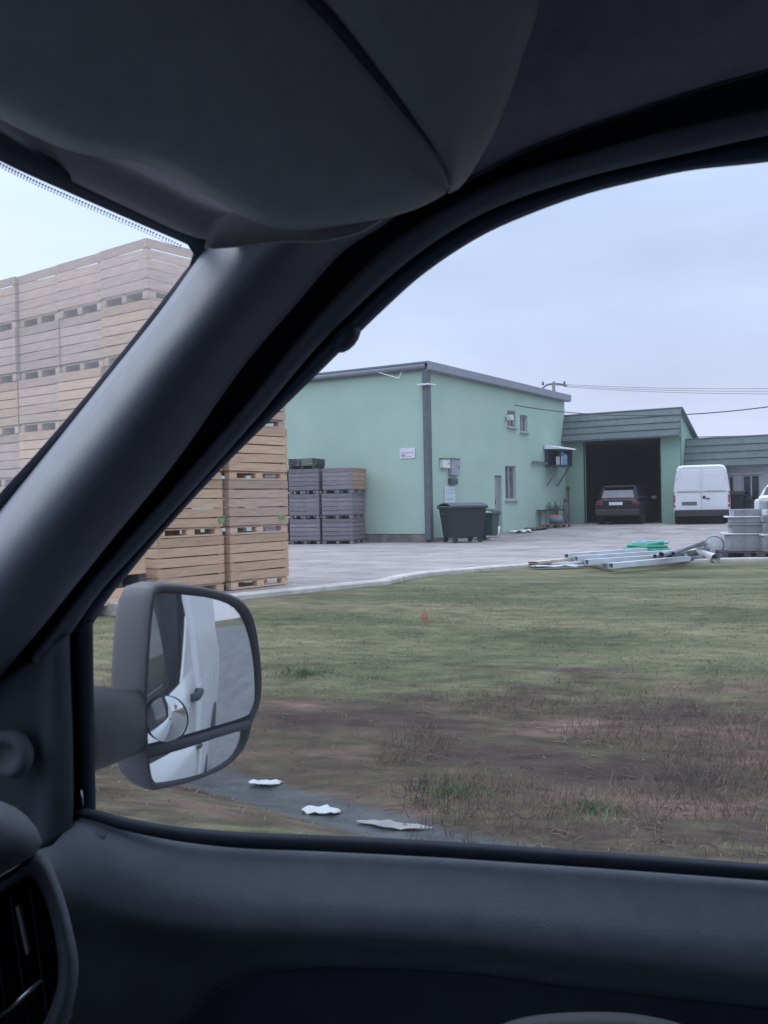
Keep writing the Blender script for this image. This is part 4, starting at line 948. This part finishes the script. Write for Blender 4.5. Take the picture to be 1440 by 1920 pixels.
# ------------------------------------------------------------------ the van we look out of
ov = thing('van', 'white van seen from inside its dark cab, with door window, visor and mirror', 'van', (0, 0, -.5))
def px_curve(pts, n, fn): return [fn(p.x, p.y) for p in catmull([(x, y, 0) for x, y in pts], n)]
trim = mat('pillar_trim_plastic', (.125, .135, .17), .46, .03, 40, .12, 500, spec=.35)
liner = mat('headliner_cloth', (.20, .205, .245), .95, .06, 60, .3, 700, spec=.1)
visor_m = mat('visor_vinyl', (.275, .285, .295), .75, .04, 50, .2, 600, spec=.2)
door_pl = mat('door_plastic', (.135, .165, .205), .6, .06, 30, .25, 600, spec=.4)
rub = mat('black_rubber', (.036, .044, .066), .7, .1, 20, spec=.3)
dfr = mat('door_frame_paint', (.05, .072, .115), .5, .06, 10, spec=.4)
ribm = mat('frame_rib', (.115, .13, .17), .5, .06, 10, spec=.4)
dashm = mat('dash_plastic', (.10, .115, .14), .6, .06, 40, .25, 600, spec=.4)
chrome = mat('chrome', (.6, .62, .66), .2, .05, 10, metal=1)
ext = mat('van_body_white', (.60, .62, .66), .3, .03, 3)
K5 = [(-160, 1470), (0, 1265), (80, 1170), (200, 1020), (330, 860), (450, 690), (560, 560), (640, 470), (730, 410), (830, 360), (900, 325), (1000, 275), (1150, 220), (1300, 170), (1440, 130), (1650, 80)]
K3 = [(60, 1235), (110, 1170), (165, 1098), (250, 1000), (350, 890), (463, 762), (560, 640), (640, 550), (740, 455), (860, 380), (960, 330), (1100, 290), (1250, 250), (1440, 208), (1650, 165)]
K2 = [(88, 1245), (135, 1180), (188, 1105), (270, 1015), (370, 905), (483, 778), (580, 662), (660, 580), (760, 490), (870, 415), (980, 365), (1110, 325), (1250, 292), (1440, 250), (1650, 208)]
K1 = [(130, 1190), (168, 1140), (215, 1085), (290, 1003), (385, 890), (495, 775), (592, 678), (690, 580), (785, 500), (890, 432), (990, 385), (1110, 346), (1250, 318), (1440, 286), (1650, 250)]
K0 = [(170, 1172), (200, 1122), (250, 1060), (300, 1000), (400, 890), (500, 790), (600, 692), (720, 575), (800, 505), (900, 440), (1000, 395), (1100, 360), (1200, 335), (1300, 315), (1440, 300), (1650, 272)]
n = 70
sd_ = lambda off: (lambda x, y: side(x, y, off))
c0o, c0, c1, c2_, c2b, c3b, c3_, c5a, c5 = (px_curve(K0, n, sd_(.045)), px_curve(K0, n, sd_(.008)), px_curve(K1, n, sd_(0)), px_curve(K2, n, sd_(.006)), px_curve(K2, n, sd_(-.012)), px_curve(K3, n, sd_(-.016)), px_curve(K3, n, sd_(.0)), px_curve(K5, n, sd_(.012)), px_curve(K5, n, sd_(-.045)))
def mid(a, b, t, off=0.0): return [p.lerp(q, t) - NO * off for p, q in zip(a, b)]
MB().loft([c0o, c0, mid(c0, c1, .5, .004), c1, c2_]).build('door_frame', dfr, ov, smooth=True, solid=.004, world=True)
MB().loft([mid(c2_, c2b, 0), c2b, mid(c2b, c3b, .5, .007), c3b, c3_]).build('frame_rib', ribm, ov, smooth=True, solid=.004, world=True)
MB().loft([c3_, mid(c3_, c5a, .3, -.008), mid(c3_, c5a, .7, -.004), c5a, mid(c5a, c5, .5), c5]).build('door_seal', rub, ov, smooth=True, solid=.004, world=True)
# little grab bump on the frame
pb = side(650, 632, .0); o_ = MB()
o_.lathe([(0, -.010), (.0075, -.008), (.0118, 0), (.0075, .008), (0, .010)], pb, 16, Matrix.Rotation(R(-12.9), 3, 'Z') @ Matrix.Rotation(R(90), 3, 'X')); 
for v_ in o_.v:
    d_ = v_ - pb; a_ = Vector((.66, 0, .75)); v_ += a_ * d_.dot(a_) * .6
o_.build('frame_clip', dfr, ov, smooth=True, world=True)
# side window pane
PANE = [(176, 1530), (172, 1172), (250, 1060), (400, 890), (600, 692), (800, 505), (1000, 395), (1200, 335), (1440, 300), (1650, 272), (1650, 1650), (1440, 1632), (800, 1588), (330, 1560)]
pc = [side(x, y, .03) for x, y in PANE]
MB().add(pc, [tuple(range(len(pc)))]).build('side_window', glass('window_glass', (.965, .975, .975), .03, gr=.22, haze=.025), ov, world=True)
# A pillar trim
L1 = [(440, 395), (408, 440), (365, 500), (300, 590), (200, 715), (100, 840), (0, 962), (-100, 1085), (-220, 1230)]
L2 = [(800, 345), (730, 410), (640, 470), (560, 560), (450, 690), (330, 860), (200, 1020), (80, 1170), (0, 1265), (-160, 1470)]
a_, b_ = catmull([(x, y, 0) for x, y in L1], 60), catmull([(x, y, 0) for x, y in L2], 60)
rows = []
for i in range(17):
    s_ = i / 16; off = -.045 * s_ ** 1.5 + .03 * (1 - s_) - .105 * math.sin(math.pi * s_ ** .62) ** .9
    rows.append([side(p.x + (q.x - p.x) * s_, p.y + (q.y - p.y) * s_, off) for p, q in zip(a_, b_)])
MB().loft(rows).build('pillar_trim', trim, ov, smooth=True, solid=.004, world=True)
# black windscreen surround along the pillar and header
W0 = [(-260, 150), (-150, 215), (0, 297), (120, 352), (240, 405), (320, 440), (352, 455), (363, 472), (357, 498), (300, 572), (200, 698), (100, 815), (0, 925), (-120, 1060), (-260, 1220)]
W1 = [(-260, 90), (-150, 160), (0, 245), (120, 315), (260, 385), (340, 425), (400, 440), (412, 462), (375, 510), (318, 590), (215, 718), (115, 840), (15, 962), (-100, 1090), (-240, 1250)]
def header_pt(x, y, off=0.0):   # windscreen surface: plane through header and pillar
    return hit(x, y, WS0 + Vector((0, 0, 0)) + WSN * off, WSN)
A3, B3, C3 = side(362, 468, .02), side(0, 940, .02), None
C3 = at(0, 297, .80)
WS0 = A3; WSN = (B3 - A3).cross(C3 - A3).normalized()
if WSN.dot(FW) < 0: WSN = -WSN
wa_, wb_ = px_curve(W0, 70, lambda x, y: header_pt(x, y, .01)), px_curve(W1, 70, lambda x, y: header_pt(x, y, -.004))
MB().loft([wa_, wb_]).build('windscreen_surround', rub, ov, smooth=True, solid=.006, world=True)
wp = [header_pt(x, y, .014) for x, y in ((-260, 130), (360, 440), (380, 500), (-260, 1260))]
WSR = wp
# header trim between windscreen and visor
H0 = [(-260, 120), (-150, 185), (0, 262), (120, 328), (250, 390), (340, 432), (400, 447), (520, 452), (690, 430)]
H1 = [(-260, -60), (-150, 20), (0, 120), (150, 200), (300, 270), (420, 330), (520, 360), (640, 350), (800, 300)]
h0, h1 = catmull([(x, y, 0) for x, y in H0], 40), catmull([(x, y, 0) for x, y in H1], 40)
rows = []
for i in range(9):
    s_ = i / 8; row = []
    for j, (p, q) in enumerate(zip(h0, h1)):
        x, y = p.x + (q.x - p.x) * s_, p.y + (q.y - p.y) * s_
        u = j / 39; Y0 = .80 + .13 * min(1, u * 1.25); Yb = Y0 - .035 * math.sin(math.pi * min(1, s_ * 1.2 + .12)) - .02 * s_
        row.append(at(x, y, Yb))
    rows.append(row)
MB().loft(rows).build('header_trim', mat('header_plastic', (.24, .225, .25), .7, .04, 40, .15, 500), ov, smooth=True, solid=.004, world=True)
# headliner: from the frame edge up and across to the other side
hl = catmull([(x, y, 0) for x, y in [(700, 425), (760, 392), (830, 360), (900, 325), (1000, 275), (1150, 220), (1300, 170), (1440, 130), (1650, 80)]], 30)
r0 = [side(p.x, p.y, -.04) for p in hl]
def van_c(p): d = p - EYE; return d.dot(FW), d.dot(NO), d.z
rows = [r0]
for nn_, zz_ in ((.80, .40), (.72, .45), (.6, .48), (.2, .50), (-.4, .49), (-.75, .40)):
    row = []
    for k_, p in enumerate(r0):
        f, a, z = van_c(p); t_ = max(0, (.86 - nn_) / .86)
        zt_ = max(z + .01, zz_) if nn_ > .7 else zz_
        row.append(vp(f + .12 * min(1, t_ * 2) * (1 - k_ / 29), min(a - .01, nn_), zt_ - (.06 * (1 - k_ / 29) ** 2)))
    rows.append(row)
mbh = MB().loft(rows); mbh.build('headliner', liner, ov, smooth=True, solid=.006, world=True)
# rear part of headliner + roof shell keep daylight out
def vbox(name, m, f0, f1, n0, n1, z0, z1, bevel=0):
    mb = MB(); P = [vp(f, a, z) for z in (z0, z1) for f, a in ((f0, n0), (f1, n0), (f1, n1), (f0, n1))]
    mb.add(P, [(3, 2, 1, 0), (4, 5, 6, 7), (0, 1, 5, 4), (1, 2, 6, 5), (2, 3, 7, 6), (3, 0, 4, 7)]); return mb.build(name, m, ov, bevel=bevel, world=True)
vbox('roof', ext, -3.9, .30, -.85, .86, .53, .57)
vbox('roof', ext, .30, .62, -.75, .80, .50, .53)
cabm = mat('cab_lining', (.10, .10, .11), .9, .05, 20)
vbox('cab_floor', cabm, -1.0, 1.5, -.95, 1.0, -1.12, -1.08)
vbox('driver_door', cabm, -1.0, 1.5, -1.0, -.95, -1.1, -.36)
vbox('driver_window_blocker', cabm, -1.0, .80, -.98, -.93, -.36, .46)  # unseen blocker closing most of the driver's window to darken the cab
vbox('firewall', cabm, 1.45, 1.5, -.95, 1.0, -1.1, -.40)
vbox('rear_pillar', rub, -.99, -.90, .90, .99, -1.1, .45)
MB().prism([vp(-.55, 1.055, -.43), vp(-.945, 1.055, -.43), vp(-.945, 1.04, -.12), vp(-.90, 1.04, -.12)], NO * .012).build('door_skin', ext, ov, world=True)
vbox('bulkhead', cabm, -1.0, -.96, -.95, .97, -1.0, .52)
vbox('roof_rail', cabm, -1.0, .3, -.93, -.78, .40, .50)
# sun visor slab with a sewn seam
vA, vB, vC = at(850, 360, .80), at(0, 215, .66), at(1000, 0, .68)
vN = (vB - vA).cross(vC - vA).normalized()
if vN.dot(EYE - vA) < 0: vN = -vN
def vis(x, y, off=0.0): return hit(x, y, vA + vN * off, vN)
low = [(-260, 60), (-120, 150), (0, 215), (70, 250), (130, 275), (200, 289), (250, 296), (300, 312), (400, 368), (450, 395), (490, 414), (540, 424), (590, 424), (640, 419), (700, 408), (760, 392), (800, 376), (834, 356)]
seam = [(-150, -460), (120, -330), (300, -230), (450, -120), (520, -66), (590, 0), (640, 56), (690, 120), (730, 170), (770, 222), (805, 268), (828, 305), (836, 335), (836, 352)]
lo_, se_ = catmull([(x, y, 0) for x, y in low], 60), catmull([(x, y, 0) for x, y in seam], 60)
se_ = se_
rows = []
N1 = 16
for i in range(N1 + 1):
    s_ = i / N1
    e = 1 - max(0, 1 - s_ / .12) ** 2; e2 = 1 - max(0, 1 - (1 - s_) / .05) ** 2
    off = -.022 + .018 * e + .004 * e2 - (.004 if i == N1 else 0) + .012 * math.sin(math.pi * s_)
    rows.append([vis(p.x + (q.x - p.x) * s_, p.y + (q.y - p.y) * s_, off) for p, q in zip(lo_, se_)])
vo = MB().loft(rows).build('sun_visor', visor_m, ov, smooth=True, solid=.006, world=True)
right = [(600, -700), (760, -560), (900, -400), (960, -260), (1000, -120), (1004, 0), (990, 60), (975, 100), (960, 150), (940, 200), (922, 245), (900, 285), (882, 315), (868, 336), (855, 350), (838, 358)]
ri_ = catmull([(x, y, 0) for x, y in right], 60)
rows = []
for i in range(11):
    s_ = i / 10; off = -.004 + .010 * math.sin(math.pi * min(1, s_ * 1.05)) ** .7 - .024 * s_ ** 3
    rows.append([vis(p.x + (q.x - p.x) * s_, p.y + (q.y - p.y) * s_, off) for p, q in zip(se_, ri_)])
MB().loft(rows).build('visor_flap', visor_m, vo, smooth=True, solid=.006, world=True)
MB().tube([vis(p.x, p.y, .0) for p in se_[12:-1]], .0042, 8).build('seam', rub, vo, smooth=True, world=True)
# closing strip between visor and pillar trim
sb_ = catmull([(x, y, 0) for x, y in [(384, 462), (400, 464), (450, 460), (520, 452), (600, 450), (670, 436), (715, 412)]], 20); st_ = catmull([(x, y, 0) for x, y in [(392, 425), (410, 410), (450, 395), (520, 400), (620, 395), (700, 390), (728, 384)]], 20)
MB().loft([[at(p.x, p.y, .835) for p in sb_], [at(p.x, p.y - 2, .825) for p in sb_], [at(p.x, p.y, .82) for p in st_]]).build('header_trim', mat('header_plastic', (0, 0, 0)), ov, smooth=True, solid=.003, world=True)
#
sl = catmull([(x, y, 0) for x, y in [(396, 449), (450, 449), (520, 440), (600, 446), (680, 447)]], 20)
# door panel
D0 = [(60, 1500), (120, 1512), (178, 1520), (230, 1534), (330, 1551), (450, 1561), (600, 1567), (800, 1577), (1000, 1590), (1200, 1604), (1440, 1622), (1700, 1640)]
def shift(c, dy0, dy1):  # move a curve down, by dy0 at its left end growing to dy1
    m_ = len(c); return [(x, y + dy0 + (dy1 - dy0) * min(1, i / 5)) for i, (x, y) in enumerate(c)]
nD = 60
q0, q1, q2 = px_curve(D0, nD, sd_(-.004)), px_curve(shift(D0, 4, 12), nD, sd_(-.010)), px_curve(shift(D0, 8, 27), nD, sd_(-.006))
MB().loft([q0, q1, q2]).build('window_seal', rub, ov, smooth=True, solid=.004, world=True)
E = [(-120, 1560), (40, 1560), (120, 1524), (178, 1530), (230, 1550), (330, 1573), (450, 1585), (600, 1592), (800, 1602), (1000, 1615), (1200, 1629), (1440, 1647), (1700, 1666)]
E1 = [(-120, 1640), (40, 1610), (130, 1570), (200, 1590), (260, 1612), (340, 1640), (450, 1655), (600, 1662), (800, 1672), (1000, 1690), (1200, 1708), (1440, 1728), (1700, 1750)]
E2 = [(-120, 1690), (40, 1660), (130, 1630), (200, 1660), (270, 1684), (350, 1700), (450, 1708), (600, 1712), (800, 1722), (1000, 1742), (1200, 1762), (1440, 1790), (1700, 1810)]
E3 = [(-120, 1730), (40, 1700), (130, 1690), (200, 1712), (270, 1730), (350, 1742), (450, 1748), (600, 1752), (800, 1762), (1000, 1782), (1200, 1805), (1440, 1835), (1700, 1850)]
E4 = [(-120, 1830), (40, 1800), (150, 1790), (300, 1800), (420, 1812), (520, 1812), (640, 1808), (760, 1810), (900, 1820), (1050, 1840), (1200, 1860), (1440, 1890), (1700, 1900)]
E5 = [(-120, 2100), (40, 2100), (200, 2100), (300, 2000), (350, 1920), (400, 1860), (480, 1826), (600, 1815), (760, 1818), (900, 1828), (1050, 1850), (1250, 1872), (1700, 1920)]
eA = px_curve(E, nD, sd_(.000)); eB = px_curve(E1, nD, sd_(-.030)); eC = px_curve(E2, nD, sd_(-.048)); eD = px_curve(E3, nD, sd_(-.050)); eE = px_curve(E4, nD, sd_(.0))
rows = [eA, mid(eA, eB, .5, .004), eB, mid(eB, eC, .5, .004), eC, mid(eC, eD, .5, .003), eD, mid(eD, eE, .5, -.006), eE]
low_ = [p + Vector((0, 0, -.6)) + NO * .06 for p in eE]
rows += [low_]
MB().loft(rows).build('door_panel', door_pl, ov, smooth=True, solid=.004, world=True)
pp = [(200, 2100), (300, 2000), (350, 1920), (400, 1860), (480, 1826), (600, 1815), (760, 1818), (900, 1828), (1050, 1850), (1250, 1872), (1700, 1920), (1700, 2200), (200, 2200)]
MB().add([side(x, y, -.012) for x, y in pp], [tuple(range(len(pp)))]).build('map_pocket_shade', rub, ov, world=True, solid=.004)  # black sheet over pocket and lower panel, shade put into its colour
# faint round screw cap on the panel
sc_ = side(188, 1570, -.020); 
MB().lathe([(0, .006), (.008, .005), (.010, 0)], sc_, 16, Matrix.Rotation(R(-12.9), 3, 'Z') @ Matrix.Rotation(R(70), 3, 'X')).build('screw_cap', dashm, ov, smooth=True, world=True)
# door corner trim left of the window: vertical bands
def vert(x0, x1, x2, y0, y1): return [(x0, y0), (x0 * .6 + x1 * .4, y0 + (y1 - y0) * .25), (x1, (y0 + y1) / 2), (x1 * .5 + x2 * .5, y0 + (y1 - y0) * .75), (x2, y1)]
V0 = vert(171, 174, 177, 1165, 1545); V1 = vert(160, 163, 166, 1168, 1545); V2 = vert(132, 138, 142, 1186, 1560); V3 = vert(124, 130, 132, 1192, 1570)
V4 = vert(88, 82, 74, 1222, 1590); V5 = vert(74, 66, 56, 1232, 1600); V6 = vert(-60, -70, -80, 1300, 1640)
vv = [px_curve(c, 24, sd_(o_)) for c, o_ in ((V0, .045), (V0, .004), (V1, -.002), (V2, .004))]
MB().loft(vv).build('window_channel', rub, ov, smooth=True, solid=.004, world=True)
vv2 = [px_curve(c, 24, sd_(o_)) for c, o_ in ((V2, .004), (V3, -.022), (V4, -.030), (V5, -.016), (V6, -.020))]
MB().loft([vv2[0], vv2[1], mid(vv2[1], vv2[2], .5, .006), vv2[2], vv2[3], mid(vv2[3], vv2[4], .5, .01), vv2[4]]).build('mirror_corner_trim', mat('corner_plastic', (.065, .078, .10), .6, .06, 30, .25, 600), ov, smooth=True, solid=.004, world=True)
MB().tube([side(153, 1480, -.006), side(154, 1500, -.008), side(155, 1521, -.007)], .0016, 8).build('channel_highlight', chrome, ov, smooth=True, world=True)  # highlight on the window channel, built as a chrome sliver
q_ = side(20, 1412, -.045); MB().lathe([(.026, -.006), (.03, 0), (.026, .010), (.016, .012), (.012, .006), (0, .006)], q_, 24, Matrix.Rotation(R(-12.9), 3, 'Z') @ Matrix.Rotation(R(90), 3, 'X')).build('tweeter', dashm, ov, smooth=True, world=True)
# dashboard end
def pillow(pts, fn, h, rings=8, n_=48, power=2.2):
    c = Vector((sum(p[0] for p in pts) / len(pts), sum(p[1] for p in pts) / len(pts), 0)); cu = catmull([(x, y, 0) for x, y in pts], n_, True)
    rows = [[fn(p.x, p.y, h * 1.2) for p in cu]]
    for i in range(rings):
        s_ = 1 - i / rings; d = h * (1 - s_ ** power) ** .5 if s_ < 1 else 0
        rows.append([fn(c.x + (p.x - c.x) * s_, c.y + (p.y - c.y) * s_, -d) for p in cu])
    mb = MB().loft(rows, True); k = len(mb.v) - n_; mb.f.append(tuple(range(k, k + n_))); return mb
pillow([(-420, 1500), (-200, 1486), (-60, 1492), (10, 1505), (48, 1528), (72, 1558), (80, 1582), (66, 1602), (20, 1630), (-80, 1685), (-300, 1780), (-460, 1700)], lambda x, y, d: at(x, y, .86 + d), .06).build('dash_top', dashm, ov, smooth=True, world=True)
OUT = [(-170, 1730), (-60, 1675), (20, 1632), (68, 1600), (88, 1605), (104, 1640), (122, 1690), (136, 1745), (146, 1800), (144, 1850), (132, 1900), (108, 1960), (50, 2030), (-60, 2070), (-170, 2000)]
INN = [(-120, 1742), (-50, 1704), (10, 1668), (48, 1644), (66, 1648), (80, 1676), (94, 1716), (104, 1760), (110, 1800), (108, 1845), (98, 1880), (78, 1925), (30, 1980), (-50, 2010), (-120, 1960)]
ou, inn = catmull([(x, y, 0) for x, y in OUT], 60, True), catmull([(x, y, 0) for x, y in INN], 60, True)
def ringrow(t, Y): return [at(p.x + (q.x - p.x) * t, p.y + (q.y - p.y) * t, Y) for p, q in zip(ou, inn)]
va = MB().loft([ringrow(-.02, 1.0), ringrow(0, .905), ringrow(.15, .888), ringrow(.5, .880), ringrow(.85, .886), ringrow(1, .90), ringrow(1.02, .96)], True).build('vent_ring', dashm, ov, smooth=True, world=True)
mb = MB(); bk = [at(p.x, p.y, .965) for p in inn]; mb.add(bk, [tuple(range(60))]); mb.build('vent_recess', rub, va, world=True)
for k, x in enumerate((-60, -22, 16, 54, 88)):
    mb = MB(); y0, y1 = 1668 + abs(x - 40) * .1, 1900
    a1, a2 = at(x, 1680 - (x * .3), .925), at(x + 34, 1915, .925); w1_ = at(x + 12, 1680 - x * .3, .955) - a1
    mb.prism([a1, a2, a2 + w1_, a1 + w1_], (.002, 0, 0)); mb.build('vent_fin', rub, va, world=True)
MB().prism([at(28, 1702, .915), at(36, 1700, .915), at(54, 1788, .915), at(48, 1792, .915)], (0, .006, 0)).build('vent_slider', mat('slider_grey', (.45, .5, .56), .35, .05, 10, metal=.4), va, world=True, bevel=.001)
MB().tube([at(-40, 1930, .91), at(20, 1890, .91), at(78, 1836, .91)], .0025, 8).build('vent_trim', chrome, va, smooth=True, world=True)
pillow([(-500, 1900), (-200, 1700), (-100, 1760), (0, 1900), (60, 2040), (100, 2200), (-400, 2300)], lambda x, y, d: at(x, y, .99 + d), .03).build('dashboard', rub, ov, smooth=True, world=True)
vbox('dashboard', dashm, .62, 1.45, -.95, .90, -.95, -.36, bevel=.05)
# grab handle / armrest end at bottom right
pillow([(880, 2010), (920, 1937), (965, 1912), (1040, 1900), (1150, 1898), (1230, 1908), (1300, 1930), (1420, 2000), (1300, 2130), (1000, 2130)], lambda x, y, d: at(x, y, .80 + d), .03).build('armrest', mat('armrest_plastic', (.020, .024, .03), .6, .06, 30, .2, 500), ov, smooth=True, world=True)
# outer skin of the van: seen in the mirror
skin = MB(); rows = []
def prof(f, top):
    P = [(1.00, -1.45), (1.075, -1.35), (1.09, -1.0), (1.10, -.75), (1.095, -.55), (1.07, -.42)]
    if top: P += [(1.05, -.2), (1.02, .05), (.985, .3), (.90, .47), (.75, .56)]
    return [vp(f, a - max(0, f - 1.1) * .3, z) for a, z in P]
MB().loft([prof(f, False) for f in (1.9, 1.5, 1.1, .6, .1, -.5, -.93)]).build('door_skin', ext, ov, smooth=True, world=True, solid=.006)
MB().loft([prof(f, True) for f in (-.95, -1.3, -2.0, -2.8, -3.6, -3.85, -3.92)]).build('body_side', ext, ov, smooth=True, world=True, solid=.006)
vbox('rear_panel', ext, -3.95, -3.9, -.9, 1.05, -1.4, .54)
vbox('driver_side', ext, -3.9, -.6, -1.0, -.95, -1.3, .54)
MB().tube([vp(-.68, 1.10, -.53), vp(-.71, 1.13, -.53), (vp(-.86, 1.13, -.535)), vp(-.89, 1.10, -.54)], .022, 10).build('door_handle', rub, ov, smooth=True, world=True)
for f in (1.75, -2.9):
    c_ = vp(f, 1.0, -1.37); q = Matrix.Rotation(R(-12.9), 3, 'Z') @ Matrix.Rotation(R(90), 3, 'X')
    MB().lathe([(0, -.1), (.2, -.11), (.31, -.11), (.33, -.08), (.33, .1), (0, .1)], c_, 24, q).build('wheel', tyre_m, ov, smooth=False, world=True)
# door mirror
MC = at(375, 1285, 1.38)
v_in = (MC - EYE).normalized(); REFL = (-FW - NO * MIRN + Vector((0, 0, MIRZ))).normalized()
MN = (REFL - v_in).normalized()
def mp_(x, y, off=0.0): return hit(x, y, MC + MN * off, MN)
RIM = [(251, 1107), (279, 1096), (312, 1094), (376, 1100), (432, 1114), (459, 1130), (476, 1158), (487, 1213), (492, 1282), (487, 1324), (474, 1355), (466, 1388), (450, 1416), (418, 1443), (362, 1466), (307, 1479), (284, 1479), (274, 1430), (270, 1350), (271, 1280), (277, 1180), (284, 1120)]
RIM = RIM[1:]; RIM[0] = (292, 1097)
rim = catmull([(x, y, 0) for x, y in RIM], 72, True)
BACK = [(p.x, p.y) for p in rim]
mcx, mcy = 372, 1290
rr0 = [mp_(p.x, p.y, .0) for p in rim]
ctr = mp_(mcx, mcy, 0)
def shrink(k, off, dx=Vector((0, 0, 0))): return [ctr + (p - ctr) * k - MN * off + dx for p in rr0]
mir = MB().loft([shrink(.90, .016), shrink(.93, .004), shrink(.965, -.004), shrink(1.0, .002), shrink(1.012, .025), shrink(1.01, .06), shrink(.97, .10), shrink(.87, .13), shrink(.6, .150), shrink(.25, .158), shrink(.02, .16)], True).build('door_mirror', mat('mirror_shell', (.032, .037, .052), .5, .05, 30, .05, 400, spec=.5), ov, smooth=True, world=True)
MB().add(shrink(.955, .012), [tuple(range(72))]).build('backing', rub, mir, world=True)
def lens(name, pts, rad, m, off, n_=56):
    cu = catmull([(x, y, 0) for x, y in pts], n_, True); P = [mp_(p.x, p.y, off) for p in cu]; c = sum(P, Vector()) / len(P)
    rows = []; K = 14
    for i in range(K):
        s_ = 1 - i / K
        rows.append([(lambda q: q - MN * ((q - c).length_squared / (2 * rad)))(c + (p - c) * s_) for p in P])
    mb = MB().loft(rows, True); k = len(mb.v); mb.v.append(c.copy()); mb.f += [(k - n_ + i, k - n_ + (i + 1) % n_, k) for i in range(n_)]
    return mb.build(name, m, mir, smooth=True, world=True)
mm = mirror_mat()
G1 = [(294, 1116), (322, 1114), (351, 1116), (392, 1121), (430, 1133), (450, 1151), (465, 1185), (476, 1238), (480, 1296), (478, 1328), (465, 1343), (400, 1363), (334, 1382), (283, 1396), (272, 1388), (272, 1310), (278, 1213), (286, 1150)]
G2 = [(280, 1426), (310, 1415), (343, 1405), (400, 1386), (457, 1368), (464, 1377), (454, 1398), (437, 1418), (390, 1446), (334, 1462), (292, 1468), (284, 1454)]
lens('mirror_glass', G1, 1.5, mm, .0015)
lens('wide_angle_glass', G2, .45, mm, .0015)
sp = [(315 + 37 * math.cos(a), 1349 + 43 * math.sin(a)) for a in [2 * math.pi * k / 16 for k in range(16)]]
bs = lens('blind_spot_glass', sp, .11, mm, .010, 40)
cu = catmull([(x, y, 0) for x, y in sp], 32, True); MB().tube([mp_(p.x, p.y, .004) for p in cu] + [mp_(cu[0].x, cu[0].y, .004)], .0014, 8).build('blind_spot_rim', rub, bs, smooth=True, world=True)
MB().tube([mp_(274, 1411, .004), mp_(372, 1385, .004), mp_(468, 1357, .004)], .0062, 10).build('divider', rub, mir, smooth=True, world=True)
arm = []
for (x, y, Yd, hz, wz) in ((90, 1368, 1.13, .055, .06), (150, 1364, 1.2, .055, .06), (200, 1358, 1.27, .050, .05), (236, 1352, 1.34, .047, .045), (290, 1350, 1.44, .045, .04)):
    c = at(x, y, Yd); row = []
    for k in range(20):
        a = 2 * math.pi * k / 20; ca, sa = math.cos(a), math.sin(a)
        row.append(c + FW * wz * (abs(ca) ** .6) * (1 if ca > 0 else -1) * .8 + Vector((0, 0, hz * (abs(sa) ** .6) * (1 if sa > 0 else -1))))
    arm.append(row)
MB().loft(arm, True).build('arm', mat('mirror_arm_plastic', (.013, .015, .02), .5, .05, 30, .2, 400, spec=.5), mir, smooth=True, world=True)
# windscreen: real pane from the header down to the dashboard top
wq = [header_pt(x, y, .016) for x, y in ((372, 430), (372, 520), (0, 960), (-240, 1250))]
far_top = vp(.62, -.7, .30); far_bot = vp(1.45, -.85, -.38)
MB().add([wq[0], wq[1], wq[2], wq[3], vp(1.40, .7, -.42), far_bot, far_top, header_pt(-260, 130, .016)], [(0, 1, 2, 7), (2, 3, 4, 7), (4, 5, 6, 7)]).build('windscreen', glass('windscreen_glass', (.95, .965, .965), .05, haze=.13), ov, world=True)
# printed dots along the windscreen edge
dots = MB(); dc = catmull([(x, y, 0) for x, y in [(-20, 291), (60, 331), (140, 367), (220, 402), (290, 432), (340, 455)]], 64)
for i, p in enumerate(dc):
    for j, (dx, dy, rr_) in enumerate(((-1.5, 5, .0013), (-3, 10, .0009))):
        c = header_pt(p.x + dx, p.y + dy, .012); u_ = WSN.cross(Vector((0, 0, 1))).normalized(); w__ = WSN.cross(u_)
        dots.add([c + (u_ * math.cos(a) + w__ * math.sin(a)) * rr_ for a in [2 * math.pi * k / 8 for k in range(8)]], [tuple(range(8))])
dots.build('frit_dots', rub, ov, world=True)
